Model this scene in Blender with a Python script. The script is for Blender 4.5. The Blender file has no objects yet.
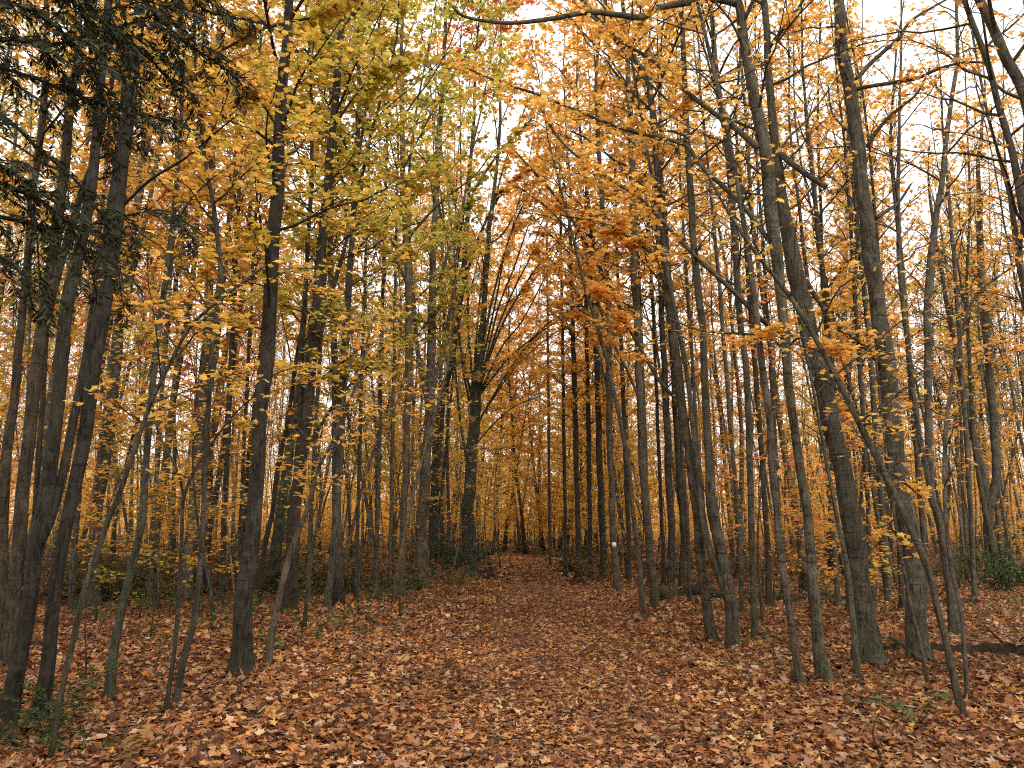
import bpy, math, random
import numpy as np
from mathutils import Vector

RNG = np.random.default_rng(11)
random.seed(5)
scene = bpy.context.scene
COL = scene.collection

# ------------------------------------------------------------------ camera model
W, H, F = 1024, 768, 800.0
EYE = 1.55
PITCH = math.radians(10.34)
cP, sP = math.cos(PITCH), math.sin(PITCH)

def terrain(x, y):
    x = np.asarray(x, float); y = np.asarray(y, float)
    side = np.clip((np.abs(x - trail_x(y)) - 1.5) / 4.0, 0, 1)
    n = (np.sin(x * 0.9 + 1.3) * np.cos(y * 0.7 + .4) * .05 + np.sin(x * .33 - y * .27) * .10
         + np.sin(x * 2.1 + y * 1.7) * .02)
    return n * (0.25 + 0.75 * side) + 0.05 * side

def trail_x(y):
    y = np.asarray(y, float)
    return 0.25 + 0.030 * y + 0.0032 * np.clip(y - 40, 0, None) ** 2

def ray(px, py):
    u = (px - W / 2) / F; v = (H / 2 - py) / F
    return np.array([u, cP - v * sP, sP + v * cP])

def ground_hit(px, py):
    d = ray(px, py)
    t = 10.0
    for _ in range(12):
        p = d * t
        t = (float(terrain(p[0], p[1])) - EYE) / d[2]
    p = d * t
    return np.array([p[0], p[1], float(terrain(p[0], p[1]))])

def on_plane(px, py, w, Y0, lean):
    d = ray(px, py)
    t = (Y0 + EYE * lean) / (d[1] - lean * d[2])
    return np.array([d[0] * t, d[1] * t, EYE + d[2] * t]), w * .5 / F * t

# ------------------------------------------------------------------ mesh building
class Geo:
    def __init__(self):
        self.v = []; self.f = []; self.n = 0
    def add(self, v, faces):
        v = np.asarray(v, float).reshape(-1, 3)
        if len(v) == 0: return
        self.v.append(v)
        for f in faces:
            self.f.append(np.asarray(f, np.int64) + self.n)
        self.n += len(v)
    def build(self, name, mat, parent=None, smooth=True, offset=None):
        me = bpy.data.meshes.new(name)
        v = np.concatenate(self.v) if self.v else np.zeros((0, 3))
        if offset is not None: v = v - np.asarray(offset)
        me.vertices.add(len(v)); me.vertices.foreach_set('co', v.astype(np.float32).ravel())
        loops = np.concatenate([f.ravel() for f in self.f])
        tot = np.concatenate([np.full(len(f), f.shape[1]) for f in self.f])
        start = np.concatenate([[0], np.cumsum(tot)[:-1]])
        me.loops.add(len(loops)); me.loops.foreach_set('vertex_index', loops.astype(np.int32))
        me.polygons.add(len(tot)); me.polygons.foreach_set('loop_start', start.astype(np.int32))
        me.polygons.foreach_set('use_smooth', np.full(len(tot), smooth))
        me.update(calc_edges=True)
        me.materials.append(mat)
        o = bpy.data.objects.new(name, me); COL.objects.link(o)
        if parent is not None: o.parent = parent
        return o

def unit(a):
    return a / np.maximum(np.linalg.norm(a, axis=-1, keepdims=True), 1e-9)

def tubes(geo, P, R, k=5, lump=0.0, roots=None):
    """P (N,n,3) polylines, R (N,n) radii -> quads"""
    P = np.asarray(P, float); R = np.asarray(R, float)
    if P.ndim == 2: P = P[None]; R = R[None]
    N, n, _ = P.shape
    if N == 0: return
    T = unit(np.gradient(P, axis=1))
    m = unit(T.mean(axis=1))
    ref = np.where(np.abs(m[:, 2:3]) > .8, np.array([[1., 0, 0]]), np.array([[0, 0, 1.]]))
    U = unit(np.cross(T, ref[:, None, :])); V = np.cross(T, U)
    a = np.linspace(0, 2 * math.pi, k, endpoint=False)
    rad = R[:, :, None] * np.ones((1, 1, k))
    if lump:
        ph = RNG.uniform(0, 6.28, (N, 6, 1, 1)); L = np.cumsum(np.r_[0, np.linalg.norm(np.diff(P[0], axis=0), axis=1)])[None, :, None]
        A = a[None, None, :]
        rad = rad * (1 + lump * (np.sin(2 * A + 1.1 * L + ph[:, 0]) + .7 * np.sin(3 * A - 1.9 * L + ph[:, 1]) + .5 * np.sin(4 * L + ph[:, 2])
                                 + .5 * np.sin(5 * A + 2.7 * L + ph[:, 3]) + .4 * np.sin(7.3 * L + A + ph[:, 4])))
    if roots is not None:
        ph = RNG.uniform(0, 6.28, 2); A = a[None, None, :]
        rad = rad * (1 + roots[None, :, None] * np.clip(.45 + .4 * np.sin(4 * A + ph[0]) + .35 * np.sin(3 * A + ph[1]), 0, 2))
    ring = P[:, :, None, :] + rad[..., None] * (np.cos(a)[None, None, :, None] * U[:, :, None, :] + np.sin(a)[None, None, :, None] * V[:, :, None, :])
    idx = np.arange(N * n * k).reshape(N, n, k)
    q = np.stack([idx[:, :-1, :], np.roll(idx, -1, 2)[:, :-1, :], np.roll(idx, -1, 2)[:, 1:, :], idx[:, 1:, :]], -1).reshape(-1, 4)
    faces = [q]
    if k >= 6:
        faces.append(np.concatenate([idx[:, -1, :], idx[:, 0, ::-1]]))
    geo.add(ring, faces)

# leaf templates (unit width); several curls of each
_per = np.array([(0, .62), (.17, .32), (.50, .40), (.34, .06), (.38, -.24), (.0, -.24), (-.38, -.24), (-.34, .06), (-.50, .40), (-.17, .32)])
def maple(curl, seed):
    r = np.random.default_rng(seed)
    p = np.concatenate([[[0, .03]], _per]) * (1 + r.uniform(-.12, .12, (11, 2)))
    a, b, c = r.normal(0, curl, 3)
    z = a * p[:, 0] ** 2 * 1.6 + b * p[:, 1] ** 2 * 1.6 + c * p[:, 0] * p[:, 1] + r.normal(0, .03 + curl * .05, 11)
    v = np.c_[p, z]
    f = np.array([(0, 1 + (i + 1) % 10, 1 + i) for i in range(10)])
    return v, f
def kite(curl, seed):
    r = np.random.default_rng(seed)
    v = np.array([(0, -.42, 0), (.46, .08, .14 * r.normal()), (0, .6, r.normal(0, .1)), (-.46, .08, .14 * r.normal())]) * (1 + r.uniform(-.15, .15, (4, 1)))
    return v, np.array([(0, 1, 2), (0, 2, 3)])
MAPLE = [maple(.28, i) for i in range(8)]
CURLED = [maple(.75, 40 + i) for i in range(12)]
KITE = [kite(.3, i) for i in range(8)]
def oval(curl, seed):
    r = np.random.default_rng(seed)
    p = np.array([(0, 0), (0, -.5), (.24, -.28), (.34, .05), (.2, .36), (0, .58), (-.2, .36), (-.34, .05), (-.24, -.28)]) * (1 + r.uniform(-.15, .15, (9, 2)))
    a, b_ = r.normal(0, curl, 2)
    z = a * p[:, 0] ** 2 * 2.2 + b_ * p[:, 1] ** 2 * 1.4 + r.normal(0, .03, 9)
    return np.c_[p, z], np.array([(0, 1 + (i + 1) % 8, 1 + i) for i in range(8)])
def torn(curl, seed):                      # a maple leaf with part of it missing
    v, f = maple(curl, seed); k = seed % 5
    return v, np.roll(f, k, 0)[:6]
LITTER = [maple(.42, 40), oval(.5, 1), maple(.6, 41), torn(.5, 42), maple(.35, 43), oval(.7, 2), maple(.5, 44), torn(.6, 46), maple(.8, 45), maple(.3, 47), oval(.4, 3), torn(.4, 48)]

def leaves(geo, P, size, tilt_sd, templates, rng=RNG):
    N = len(P)
    if N == 0: return
    size = np.broadcast_to(size, (N,)) * rng.uniform(.65, 1.3, N)
    yaw = rng.uniform(0, 2 * math.pi, N); spin = rng.uniform(0, 2 * math.pi, N)
    tilt = np.abs(rng.normal(0, tilt_sd, N))
    cy, sy, ct, st, cs, ss = np.cos(yaw), np.sin(yaw), np.cos(tilt), np.sin(tilt), np.cos(spin), np.sin(spin)
    z0 = np.zeros(N); o1 = np.ones(N)
    Rz = np.stack([np.stack([cy, -sy, z0], -1), np.stack([sy, cy, z0], -1), np.stack([z0, z0, o1], -1)], 1)
    Rx = np.stack([np.stack([o1, z0, z0], -1), np.stack([z0, ct, -st], -1), np.stack([z0, st, ct], -1)], 1)
    Rs = np.stack([np.stack([cs, -ss, z0], -1), np.stack([ss, cs, z0], -1), np.stack([z0, z0, o1], -1)], 1)
    M = Rz @ Rx @ Rs
    which = rng.integers(0, len(templates), N)
    for i, (tv, tf) in enumerate(templates):
        s = which == i
        n = int(s.sum())
        if not n: continue
        v = np.einsum('nij,kj->nki', M[s], tv) * size[s][:, None, None] + P[s][:, None, :]
        k = len(tv)
        f = (tf[None] + (np.arange(n) * k)[:, None, None]).reshape(-1, tf.shape[1])
        geo.add(v, [f])

# ------------------------------------------------------------------ materials
def new_mat(name):
    m = bpy.data.materials.new(name); m.use_nodes = True
    nt = m.node_tree; nt.nodes.clear()
    out = nt.nodes.new('ShaderNodeOutputMaterial')
    return m, nt, out
def node(nt, typ, **kw):
    n = nt.nodes.new(typ)
    for k, v in kw.items():
        if k in ('ins',):
            for kk, vv in v.items(): n.inputs[kk].default_value = vv
        else: setattr(n, k, v)
    return n
def ramp(nt, stops, interp='LINEAR'):
    r = nt.nodes.new('ShaderNodeValToRGB'); cr = r.color_ramp; cr.interpolation = interp
    while len(cr.elements) > 1: cr.elements.remove(cr.elements[-1])
    cr.elements[0].position = stops[0][0]; cr.elements[0].color = (*stops[0][1], 1)
    for p, c in stops[1:]:
        e = cr.elements.new(p); e.color = (*c, 1)
    return r
def math_node(nt, op, a=None, b=None, c=None):
    n = nt.nodes.new('ShaderNodeMath'); n.operation = op
    for i, x in enumerate((a, b, c)):
        if x is None: continue
        if isinstance(x, (int, float)): n.inputs[i].default_value = x
        else: nt.links.new(x, n.inputs[i])
    return n.outputs[0]
def mix_col(nt, fac, a, b, blend='MIX'):
    n = nt.nodes.new('ShaderNodeMix'); n.data_type = 'RGBA'; n.blend_type = blend
    for i, x in ((0, fac), (6, a), (7, b)):
        if isinstance(x, (int, float)): n.inputs[i].default_value = x
        elif isinstance(x, tuple): n.inputs[i].default_value = (*x, 1)
        else: nt.links.new(x, n.inputs[i])
    return n.outputs[2]
def obj_attr(nt, name):
    a = nt.nodes.new('ShaderNodeAttribute'); a.attribute_type = 'OBJECT'; a.attribute_name = name
    return a.outputs['Fac']

def leaf_material(name, stops, trans=.58, spread=.3, rough=.55):
    m, nt, out = new_mat(name)
    g = node(nt, 'ShaderNodeNewGeometry')
    rnd = g.outputs['Random Per Island']
    t = obj_attr(nt, 'tint')
    h = math_node(nt, 'ADD', t, math_node(nt, 'MULTIPLY', math_node(nt, 'SUBTRACT', rnd, .5), spread))
    r = ramp(nt, stops); nt.links.new(h, r.inputs[0])
    r2 = math_node(nt, 'FRACT', math_node(nt, 'MULTIPLY', rnd, 37.7))
    val = math_node(nt, 'ADD', .62, math_node(nt, 'MULTIPLY', r2, .75))
    hs = node(nt, 'ShaderNodeHueSaturation'); nt.links.new(r.outputs[0], hs.inputs['Color']); nt.links.new(val, hs.inputs['Value'])
    n = node(nt, 'ShaderNodeTexNoise', ins={'Scale': 60.0, 'Detail': 2.0})
    tc = node(nt, 'ShaderNodeTexCoord'); nt.links.new(tc.outputs['Object'], n.inputs['Vector'])
    c = mix_col(nt, math_node(nt, 'MULTIPLY', math_node(nt, 'GREATER_THAN', n.outputs[0], .62), .35), hs.outputs[0], (.09, .035, .012))
    b = node(nt, 'ShaderNodeBsdfPrincipled', ins={'Roughness': rough})
    b.inputs['Specular IOR Level'].default_value = .25
    nt.links.new(c, b.inputs['Base Color'])
    tr = node(nt, 'ShaderNodeBsdfTranslucent'); nt.links.new(c, tr.inputs['Color'])
    mx = node(nt, 'ShaderNodeMixShader', ins={0: trans})
    nt.links.new(b.outputs[0], mx.inputs[1]); nt.links.new(tr.outputs[0], mx.inputs[2]); nt.links.new(mx.outputs[0], out.inputs[0])
    return m

M_LEAF = leaf_material('autumn_leaf', [(0, (.30, .34, .045)), (.18, (.54, .44, .07)), (.36, (.76, .46, .085)), (.6, (.77, .375, .09)), (.8, (.74, .28, .09)), (1, (.58, .14, .05))])
M_GREEN = leaf_material('green_leaf', [(0, (.035, .075, .02)), (.45, (.075, .105, .028)), (.7, (.15, .12, .04)), (1, (.27, .14, .045))], .35)
M_NEEDLE = leaf_material('needle', [(0, (.014, .021, .007)), (1, (.034, .042, .013))], .15)

def litter_material(name, stops, seedmul):
    m, nt, out = new_mat(name)
    g = node(nt, 'ShaderNodeNewGeometry'); rnd = g.outputs['Random Per Island']
    r = ramp(nt, stops); nt.links.new(rnd, r.inputs[0])
    r2 = math_node(nt, 'FRACT', math_node(nt, 'MULTIPLY', rnd, seedmul))
    hs = node(nt, 'ShaderNodeHueSaturation'); nt.links.new(r.outputs[0], hs.inputs['Color'])
    nt.links.new(math_node(nt, 'ADD', .60, math_node(nt, 'MULTIPLY', r2, .72)), hs.inputs['Value'])
    nt.links.new(math_node(nt, 'ADD', .485, math_node(nt, 'MULTIPLY', r2, .03)), hs.inputs['Hue'])
    tc = node(nt, 'ShaderNodeTexCoord')
    n = node(nt, 'ShaderNodeTexNoise', ins={'Scale': 45.0, 'Detail': 4.0}); nt.links.new(tc.outputs['Object'], n.inputs['Vector'])
    big = node(nt, 'ShaderNodeTexNoise', ins={'Scale': .8, 'Detail': 3.0}); nt.links.new(tc.outputs['Object'], big.inputs['Vector'])
    c = mix_col(nt, math_node(nt, 'MULTIPLY', n.outputs[0], .45), hs.outputs[0], (.06, .025, .012))
    c = mix_col(nt, math_node(nt, 'MINIMUM', .8, math_node(nt, 'MAXIMUM', 0.0, math_node(nt, 'MULTIPLY', math_node(nt, 'SUBTRACT', big.outputs[0], .42), 2.2))), c, (.10, .042, .022))
    # undersides of the fallen leaves are paler and pinker
    c = mix_col(nt, math_node(nt, 'MULTIPLY', g.outputs['Backfacing'], .35), c, (.42, .255, .13))
    b = node(nt, 'ShaderNodeBsdfPrincipled', ins={'Roughness': .6}); b.inputs['Specular IOR Level'].default_value = .2
    nt.links.new(c, b.inputs['Base Color'])
    tr = node(nt, 'ShaderNodeBsdfTranslucent'); nt.links.new(c, tr.inputs['Color'])
    mx = node(nt, 'ShaderNodeMixShader', ins={0: .18})
    nt.links.new(b.outputs[0], mx.inputs[1]); nt.links.new(tr.outputs[0], mx.inputs[2]); nt.links.new(mx.outputs[0], out.inputs[0])
    return m
M_LITTER = litter_material('fallen_leaf', [(0, (.035, .016, .010)), (.22, (.13, .046, .020)), (.45, (.33, .110, .034)), (.66, (.48, .175, .046)), (.82, (.56, .28, .092)), (.92, (.60, .40, .27)), (1, (.60, .30, .05))], 53.3)
M_TRAIL_LITTER = litter_material('trodden_leaf', [(0, (.03, .015, .010)), (.2, (.13, .048, .022)), (.5, (.34, .12, .040)), (.8, (.50, .21, .068)), (1, (.60, .38, .22))], 41.1)

def ground_material(name, dark, mid, light):
    m, nt, out = new_mat(name)
    tc = node(nt, 'ShaderNodeTexCoord')
    v = node(nt, 'ShaderNodeTexVoronoi', ins={'Scale': 13.0, 'Randomness': 1.0}); nt.links.new(tc.outputs['Object'], v.inputs['Vector'])
    sep = node(nt, 'ShaderNodeSeparateColor'); nt.links.new(v.outputs['Color'], sep.inputs[0])
    r = ramp(nt, [(0, dark), (.5, mid), (1, light)]); nt.links.new(sep.outputs[0], r.inputs[0])
    n = node(nt, 'ShaderNodeTexNoise', ins={'Scale': .7, 'Detail': 5.0}); nt.links.new(tc.outputs['Object'], n.inputs['Vector'])
    c = mix_col(nt, math_node(nt, 'MULTIPLY', n.outputs[0], .5), r.outputs[0], dark)
    b = node(nt, 'ShaderNodeBsdfPrincipled', ins={'Roughness': .95, 'Specular IOR Level': .05}); nt.links.new(c, b.inputs['Base Color'])
    bp = node(nt, 'ShaderNodeBump', ins={'Strength': .8, 'Distance': .03}); nt.links.new(v.outputs['Distance'], bp.inputs['Height']); nt.links.new(bp.outputs[0], b.inputs['Normal'])
    nt.links.new(b.outputs[0], out.inputs[0])
    return m
M_GROUND = ground_material('forest_floor', (.05, .022, .011), (.18, .07, .026), (.34, .14, .045))
M_TRAIL = ground_material('trail_floor', (.05, .023, .012), (.19, .075, .028), (.34, .14, .05))

def bark_material(name, dark, light, pale, moss=0.5):
    m, nt, out = new_mat(name)
    tc = node(nt, 'ShaderNodeTexCoord')
    mp = node(nt, 'ShaderNodeMapping'); mp.inputs['Scale'].default_value = (1, 1, .16); nt.links.new(tc.outputs['Object'], mp.inputs['Vector'])
    fur = node(nt, 'ShaderNodeTexNoise', ins={'Scale': 30.0, 'Detail': 7.0, 'Roughness': .7, 'Distortion': .9}); nt.links.new(mp.outputs[0], fur.inputs['Vector'])
    r = ramp(nt, [(.36, dark), (.50, light), (.68, tuple(x * 1.5 for x in light))]); nt.links.new(fur.outputs[0], r.inputs[0])
    pat = node(nt, 'ShaderNodeTexNoise', ins={'Scale': 5.0, 'Detail': 7.0, 'Roughness': .7}); nt.links.new(tc.outputs['Object'], pat.inputs['Vector'])
    rp = ramp(nt, [(.50, (0, 0, 0)), (.58, (1, 1, 1))]); nt.links.new(pat.outputs[0], rp.inputs[0])
    c = mix_col(nt, math_node(nt, 'MULTIPLY', rp.outputs[0], .55), r.outputs[0], pale)
    # horizontal rings and dark scars
    mp2 = node(nt, 'ShaderNodeMapping'); mp2.inputs['Scale'].default_value = (.35, .35, 3.2); nt.links.new(tc.outputs['Object'], mp2.inputs['Vector'])
    ringn = node(nt, 'ShaderNodeTexNoise', ins={'Scale': 9.0, 'Detail': 4.0}); nt.links.new(mp2.outputs[0], ringn.inputs['Vector'])
    rr = ramp(nt, [(.60, (0, 0, 0)), (.70, (1, 1, 1))]); nt.links.new(ringn.outputs[0], rr.inputs[0])
    c = mix_col(nt, math_node(nt, 'MULTIPLY', rr.outputs[0], .7), c, dark)
    kn = node(nt, 'ShaderNodeTexVoronoi', ins={'Scale': 2.6}); nt.links.new(tc.outputs['Object'], kn.inputs['Vector'])
    rk = ramp(nt, [(.10, (1, 1, 1)), (.17, (0, 0, 0))]); nt.links.new(kn.outputs['Distance'], rk.inputs[0])
    c = mix_col(nt, math_node(nt, 'MULTIPLY', rk.outputs[0], .75), c, dark)
    sep = node(nt, 'ShaderNodeSeparateXYZ'); nt.links.new(tc.outputs['Object'], sep.inputs[0])
    mz = node(nt, 'ShaderNodeMapRange', ins={1: .0, 2: .75, 3: moss, 4: 0.0}); nt.links.new(sep.outputs[2], mz.inputs[0])
    mossn = node(nt, 'ShaderNodeTexNoise', ins={'Scale': 9.0, 'Detail': 4.0}); nt.links.new(tc.outputs['Object'], mossn.inputs['Vector'])
    c = mix_col(nt, math_node(nt, 'MULTIPLY', mz.outputs[0], mossn.outputs[0]), c, (.05, .062, .02))
    oi = node(nt, 'ShaderNodeObjectInfo')
    vr = ramp(nt, [(0, (.86, .98, .86)), (.3, (1.12, .96, .80)), (.6, (1.0, 1.0, .98)), (1, (1.06, 1.02, .90))]); nt.links.new(oi.outputs['Random'], vr.inputs[0])
    c = mix_col(nt, 1.0, c, vr.outputs[0], 'MULTIPLY')
    sh = obj_attr(nt, 'shade')
    hs = node(nt, 'ShaderNodeHueSaturation'); nt.links.new(c, hs.inputs['Color']); nt.links.new(sh, hs.inputs['Value'])
    b = node(nt, 'ShaderNodeBsdfPrincipled', ins={'Roughness': .88}); b.inputs['Specular IOR Level'].default_value = .2
    nt.links.new(hs.outputs[0], b.inputs['Base Color'])
    bp = node(nt, 'ShaderNodeBump', ins={'Strength': 1.0, 'Distance': .05}); nt.links.new(fur.outputs[0], bp.inputs['Height']); nt.links.new(bp.outputs[0], b.inputs['Normal'])
    nt.links.new(b.outputs[0], out.inputs[0])
    return m
M_BARK = bark_material('grey_brown_bark', (.015, .0122, .009), (.092, .080, .058), (.185, .17, .135))
M_LOG = bark_material('rotten_bark', (.015, .012, .009), (.055, .042, .03), (.10, .085, .06), .2)

# ------------------------------------------------------------------ things
def tag(o, label=None, cat=None, group=None, kind=None):
    if label: o['label'] = label
    if cat: o['category'] = cat
    if group: o['group'] = group
    if kind: o['kind'] = kind
    return o
def empty(name, loc, rz=0.0, s=1.0):
    o = bpy.data.objects.new(name, None); COL.objects.link(o)
    o.location = loc; o.rotation_euler = (0, 0, rz); o.scale = (s, s, s); o.empty_display_size = .3
    return o
def copy_thing(o):
    c = o.copy(); COL.objects.link(c)
    for ch in list(o.children):
        d = ch.copy(); COL.objects.link(d); d.parent = c
    return c

# ------------------------------------------------------------------ tree growing
def catmull(pts, per=4):
    pts = np.asarray(pts, float)
    q = np.concatenate([[2 * pts[0] - pts[1]], pts, [2 * pts[-1] - pts[-2]]])
    outp = []
    for i in range(1, len(q) - 2):
        for t in np.linspace(0, 1, per, endpoint=False):
            a, b, c, d = q[i - 1], q[i], q[i + 1], q[i + 2]
            outp.append(.5 * ((2 * b) + (-a + c) * t + (2 * a - 5 * b + 4 * c - d) * t * t + (-a + 3 * b - 3 * c + d) * t ** 3))
    outp.append(pts[-1])
    return np.array(outp)

def lerp_path(P, t):
    """P (N,n,3), t (N,) in 0..1 -> points, tangents"""
    n = P.shape[1]; x = np.clip(t, 0, .9999) * (n - 1); i = x.astype(int); f = (x - i)[:, None]
    r = np.arange(len(P))
    a, b = P[r, i], P[r, i + 1]
    return a + (b - a) * f, unit(b - a)

def sprout(S, az, el0, el1, L, n=7, wob=.18, rng=RNG):
    N = len(S)
    P = np.zeros((N, n, 3)); P[:, 0] = S
    a = az.copy(); step = L / (n - 1)
    for i in range(1, n):
        f = i / (n - 1)
        e = el0 + (el1 - el0) * f + rng.normal(0, wob, N)
        a = a + rng.normal(0, wob, N)
        P[:, i] = P[:, i - 1] + step[:, None] * np.stack([np.cos(e) * np.cos(a), np.cos(e) * np.sin(a), np.sin(e)], -1)
    return P

def twig_set(BP, L, BR0, per, rng, lo=.2, ang=(.5, 1.1), frac=.5):
    """side twigs of branches BP; returns polylines, radii"""
    N = len(BP)
    idx = np.repeat(np.arange(N), per)
    t = rng.uniform(lo, 1.0, len(idx))
    s, d = lerp_path(BP[idx], t)
    az = np.arctan2(d[:, 1], d[:, 0]) + rng.choice([-1, 1], len(idx)) * rng.uniform(ang[0], ang[1], len(idx))
    el = np.arcsin(np.clip(d[:, 2], -1, 1)) * .55 + rng.normal(0, .2, len(idx))
    TL = L[idx] * frac * (1.05 - .6 * t) * rng.uniform(.5, 1.2, len(idx))
    TP = sprout(s, az, el, el * .5 + rng.normal(.05, .15, len(idx)), TL, n=5, wob=.2, rng=rng)
    r0 = BR0[idx] * (1 - .75 * t) * .6
    return TP, np.maximum(r0, .003)[:, None] * np.linspace(1, .3, 5)[None], TL

def grow(stems, rng, nb=26, crown_lo=4.0, Lmax=2.6, leaves_n=3000, leaf=.1, tmpl=MAPLE, twigs=6, el=(.55, 1.0), sides=10, tilt=.45, limbs=(), bare=.0, minr=.006, lump=.03, subtw=0, roots=None):
    """stems: list of (pts, radii). limbs: list of (pts, radii, leaf count)"""
    wood, crown = Geo(), Geo()
    for q, (P, R) in enumerate(stems):
        tubes(wood, P, R, k=max(sides, 16) if q == 0 and roots is not None else sides, lump=lump, roots=roots if q == 0 else None)
    pos = []
    # branches from the stems
    wts = np.array([max(0.05, R[len(R) // 2]) * max(.01, P[-1, 2] - max(crown_lo, P[0, 2])) for P, R in stems])
    cnt = np.maximum(1, np.round(nb * wts / wts.sum())).astype(int)
    S, AZ, E0, E1, LL, R0 = [], [], [], [], [], []
    for (P, R), c in zip(stems, cnt):
        zt = P[-1, 2]; zb = max(crown_lo, P[0, 2] + .3)
        if zt - zb < .4: continue
        z = zb + (zt - zb) * (np.arange(c) + rng.uniform(0, 1, c)) / c
        for j in range(3): S.append(None) if False else None
        p = np.stack([np.interp(z, P[:, 2], P[:, j]) for j in range(3)], -1)
        r = np.interp(z, P[:, 2], R)
        f = (z - zb) / (zt - zb)
        S.append(p); AZ.append(np.arange(c) * 2.4 + rng.uniform(0, 6.28) + rng.normal(0, .4, c))
        prof = np.clip(.45 + 1.6 * f, 0, 1) * np.clip(1.35 - f * 1.05, .25, 1)
        e = el[0] + (el[1] - el[0]) * f + rng.normal(0, .15, c)
        E0.append(e); E1.append(e - rng.uniform(-.1, .45, c))
        l = Lmax * prof * rng.uniform(.6, 1.15, c); LL.append(l)
        R0.append(np.minimum(r * .5, .005 + l * .009))
    if S:
        S = np.concatenate(S); AZ = np.concatenate(AZ); E0 = np.concatenate(E0); E1 = np.concatenate(E1); LL = np.concatenate(LL); R0 = np.maximum(np.concatenate(R0), minr)
        BP = sprout(S, AZ, E0, E1, LL, n=8, wob=.13, rng=rng)
        tubes(wood, BP, R0[:, None] * np.linspace(1, .22, 8)[None] ** .9, k=5)
        TP, TR, TL = twig_set(BP, LL, R0, twigs, rng)
        tubes(wood, TP, TR, k=3)
        w = TL.copy(); w[rng.uniform(0, 1, len(w)) < bare] = 0
        if w.sum() > 0 and leaves_n:
            if subtw:
                TP2, TR2, TL2 = twig_set(TP, TL, TR[:, 0], subtw, rng, lo=.15, frac=.6)
                tubes(wood, TP2, TR2 * .7, k=3)
                keep = np.repeat(w > 0, subtw)
                TP, TL = np.concatenate([TP, TP2]), None
                w = np.concatenate([w, TP2.shape[0] * [0.0] + keep * np.linalg.norm(TP2[:, -1] - TP2[:, 0], axis=1)])
            k = rng.choice(len(TP), leaves_n, p=w / w.sum())
            p, d = lerp_path(TP[k], rng.uniform(.12, 1.05, leaves_n))
            pos.append(p + rng.normal(0, 1, p.shape) * np.array([.09, .09, .045]))
    for P, R, n in limbs:
        tubes(wood, P, R, k=6)
        seg = np.linalg.norm(np.diff(P, axis=0), axis=1).sum()
        BPl = P[None, np.linspace(0, len(P) - 1, 8).round().astype(int)]
        nt_ = max(4, int(seg * 4)) if n else max(2, int(seg * 1.5))
        TP, TR, TL = twig_set(BPl, np.array([max(.9, min(seg, 3.) * .6)]), np.array([max(R[0] * .8, .006)]), nt_, rng, lo=.3 if n else .4, frac=.45)
        tubes(wood, TP, np.maximum(TR * .6, .0025), k=3)
        if n:
            k = rng.choice(len(TP), n); p, d = lerp_path(TP[k], rng.uniform(.1, 1.05, n))
            pos.append(p + rng.normal(0, 1, p.shape) * np.array([.07, .07, .03]))
    if pos: leaves(crown, np.concatenate(pos), leaf, tilt, tmpl, rng)
    return wood, crown

def straight_stem(h, r, rng, lean=.03, crook=.05, base_out=1.5):
    n = 16
    z = np.linspace(0, 1, n) ** .9 * h
    az = rng.uniform(0, 6.28); ph = rng.uniform(0, 6.28, 4)
    x = math.cos(az) * lean * z + crook * h * .1 * (np.sin(z / h * 5 + ph[0]) - math.sin(ph[0])) + .03 * np.sin(z * 1.1 + ph[2])
    y = math.sin(az) * lean * z + crook * h * .1 * (np.sin(z / h * 4 + ph[1]) - math.sin(ph[1])) + .03 * np.sin(z * 1.3 + ph[3])
    P = np.stack([x, y, z], -1); R = r * (1 - .86 * (z / h) ** .85) * (1 + (base_out - 1) * np.exp(-z / .18))
    P[0, 2] = -.25
    return P, R

def finish_tree(root, wood, crown, tint, shade, offset=None, cname='crown', mat=M_LEAF, bark=M_BARK, tname='trunk'):
    t = wood.build(tname, bark, root, True, offset); t['shade'] = float(shade)
    if crown is not None and crown.n:
        c = crown.build(cname, mat, root, False, offset); c['tint'] = float(tint)
    return t

# ------------------------------------------------------------------ the setting
def grid_sheet(name, xs, ys, zoff, mat, fx=None):
    X, Y = np.meshgrid(xs, ys, indexing='ij')
    if fx is not None: X = fx(X, Y)
    Z = terrain(X, Y) + zoff
    g = Geo(); nx, ny = X.shape
    idx = np.arange(nx * ny).reshape(nx, ny)
    q = np.stack([idx[:-1, :-1], idx[1:, :-1], idx[1:, 1:], idx[:-1, 1:]], -1).reshape(-1, 4)
    g.add(np.stack([X, Y, Z], -1), [q])
    return g.build(name, mat)
xs = np.sort(np.concatenate([np.linspace(-30, 30, 121), -np.geomspace(31, 260, 22), np.geomspace(31, 260, 22)]))
ys = np.concatenate([np.linspace(-12, 70, 165), np.geomspace(71, 320, 24)])
tag(grid_sheet('ground', xs, ys, 0, M_GROUND), kind='structure')
ty = np.linspace(-11, 90, 203)
hw = lambda Y: (1.75 + .15 * np.sin(Y * .6)) * np.clip(1.6 - Y / 55, .45, 1)
tag(grid_sheet('trail', np.linspace(-1, 1, 15), ty, .006, M_TRAIL, lambda X, Y: trail_x(Y) + X * hw(Y)), kind='structure')

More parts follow.
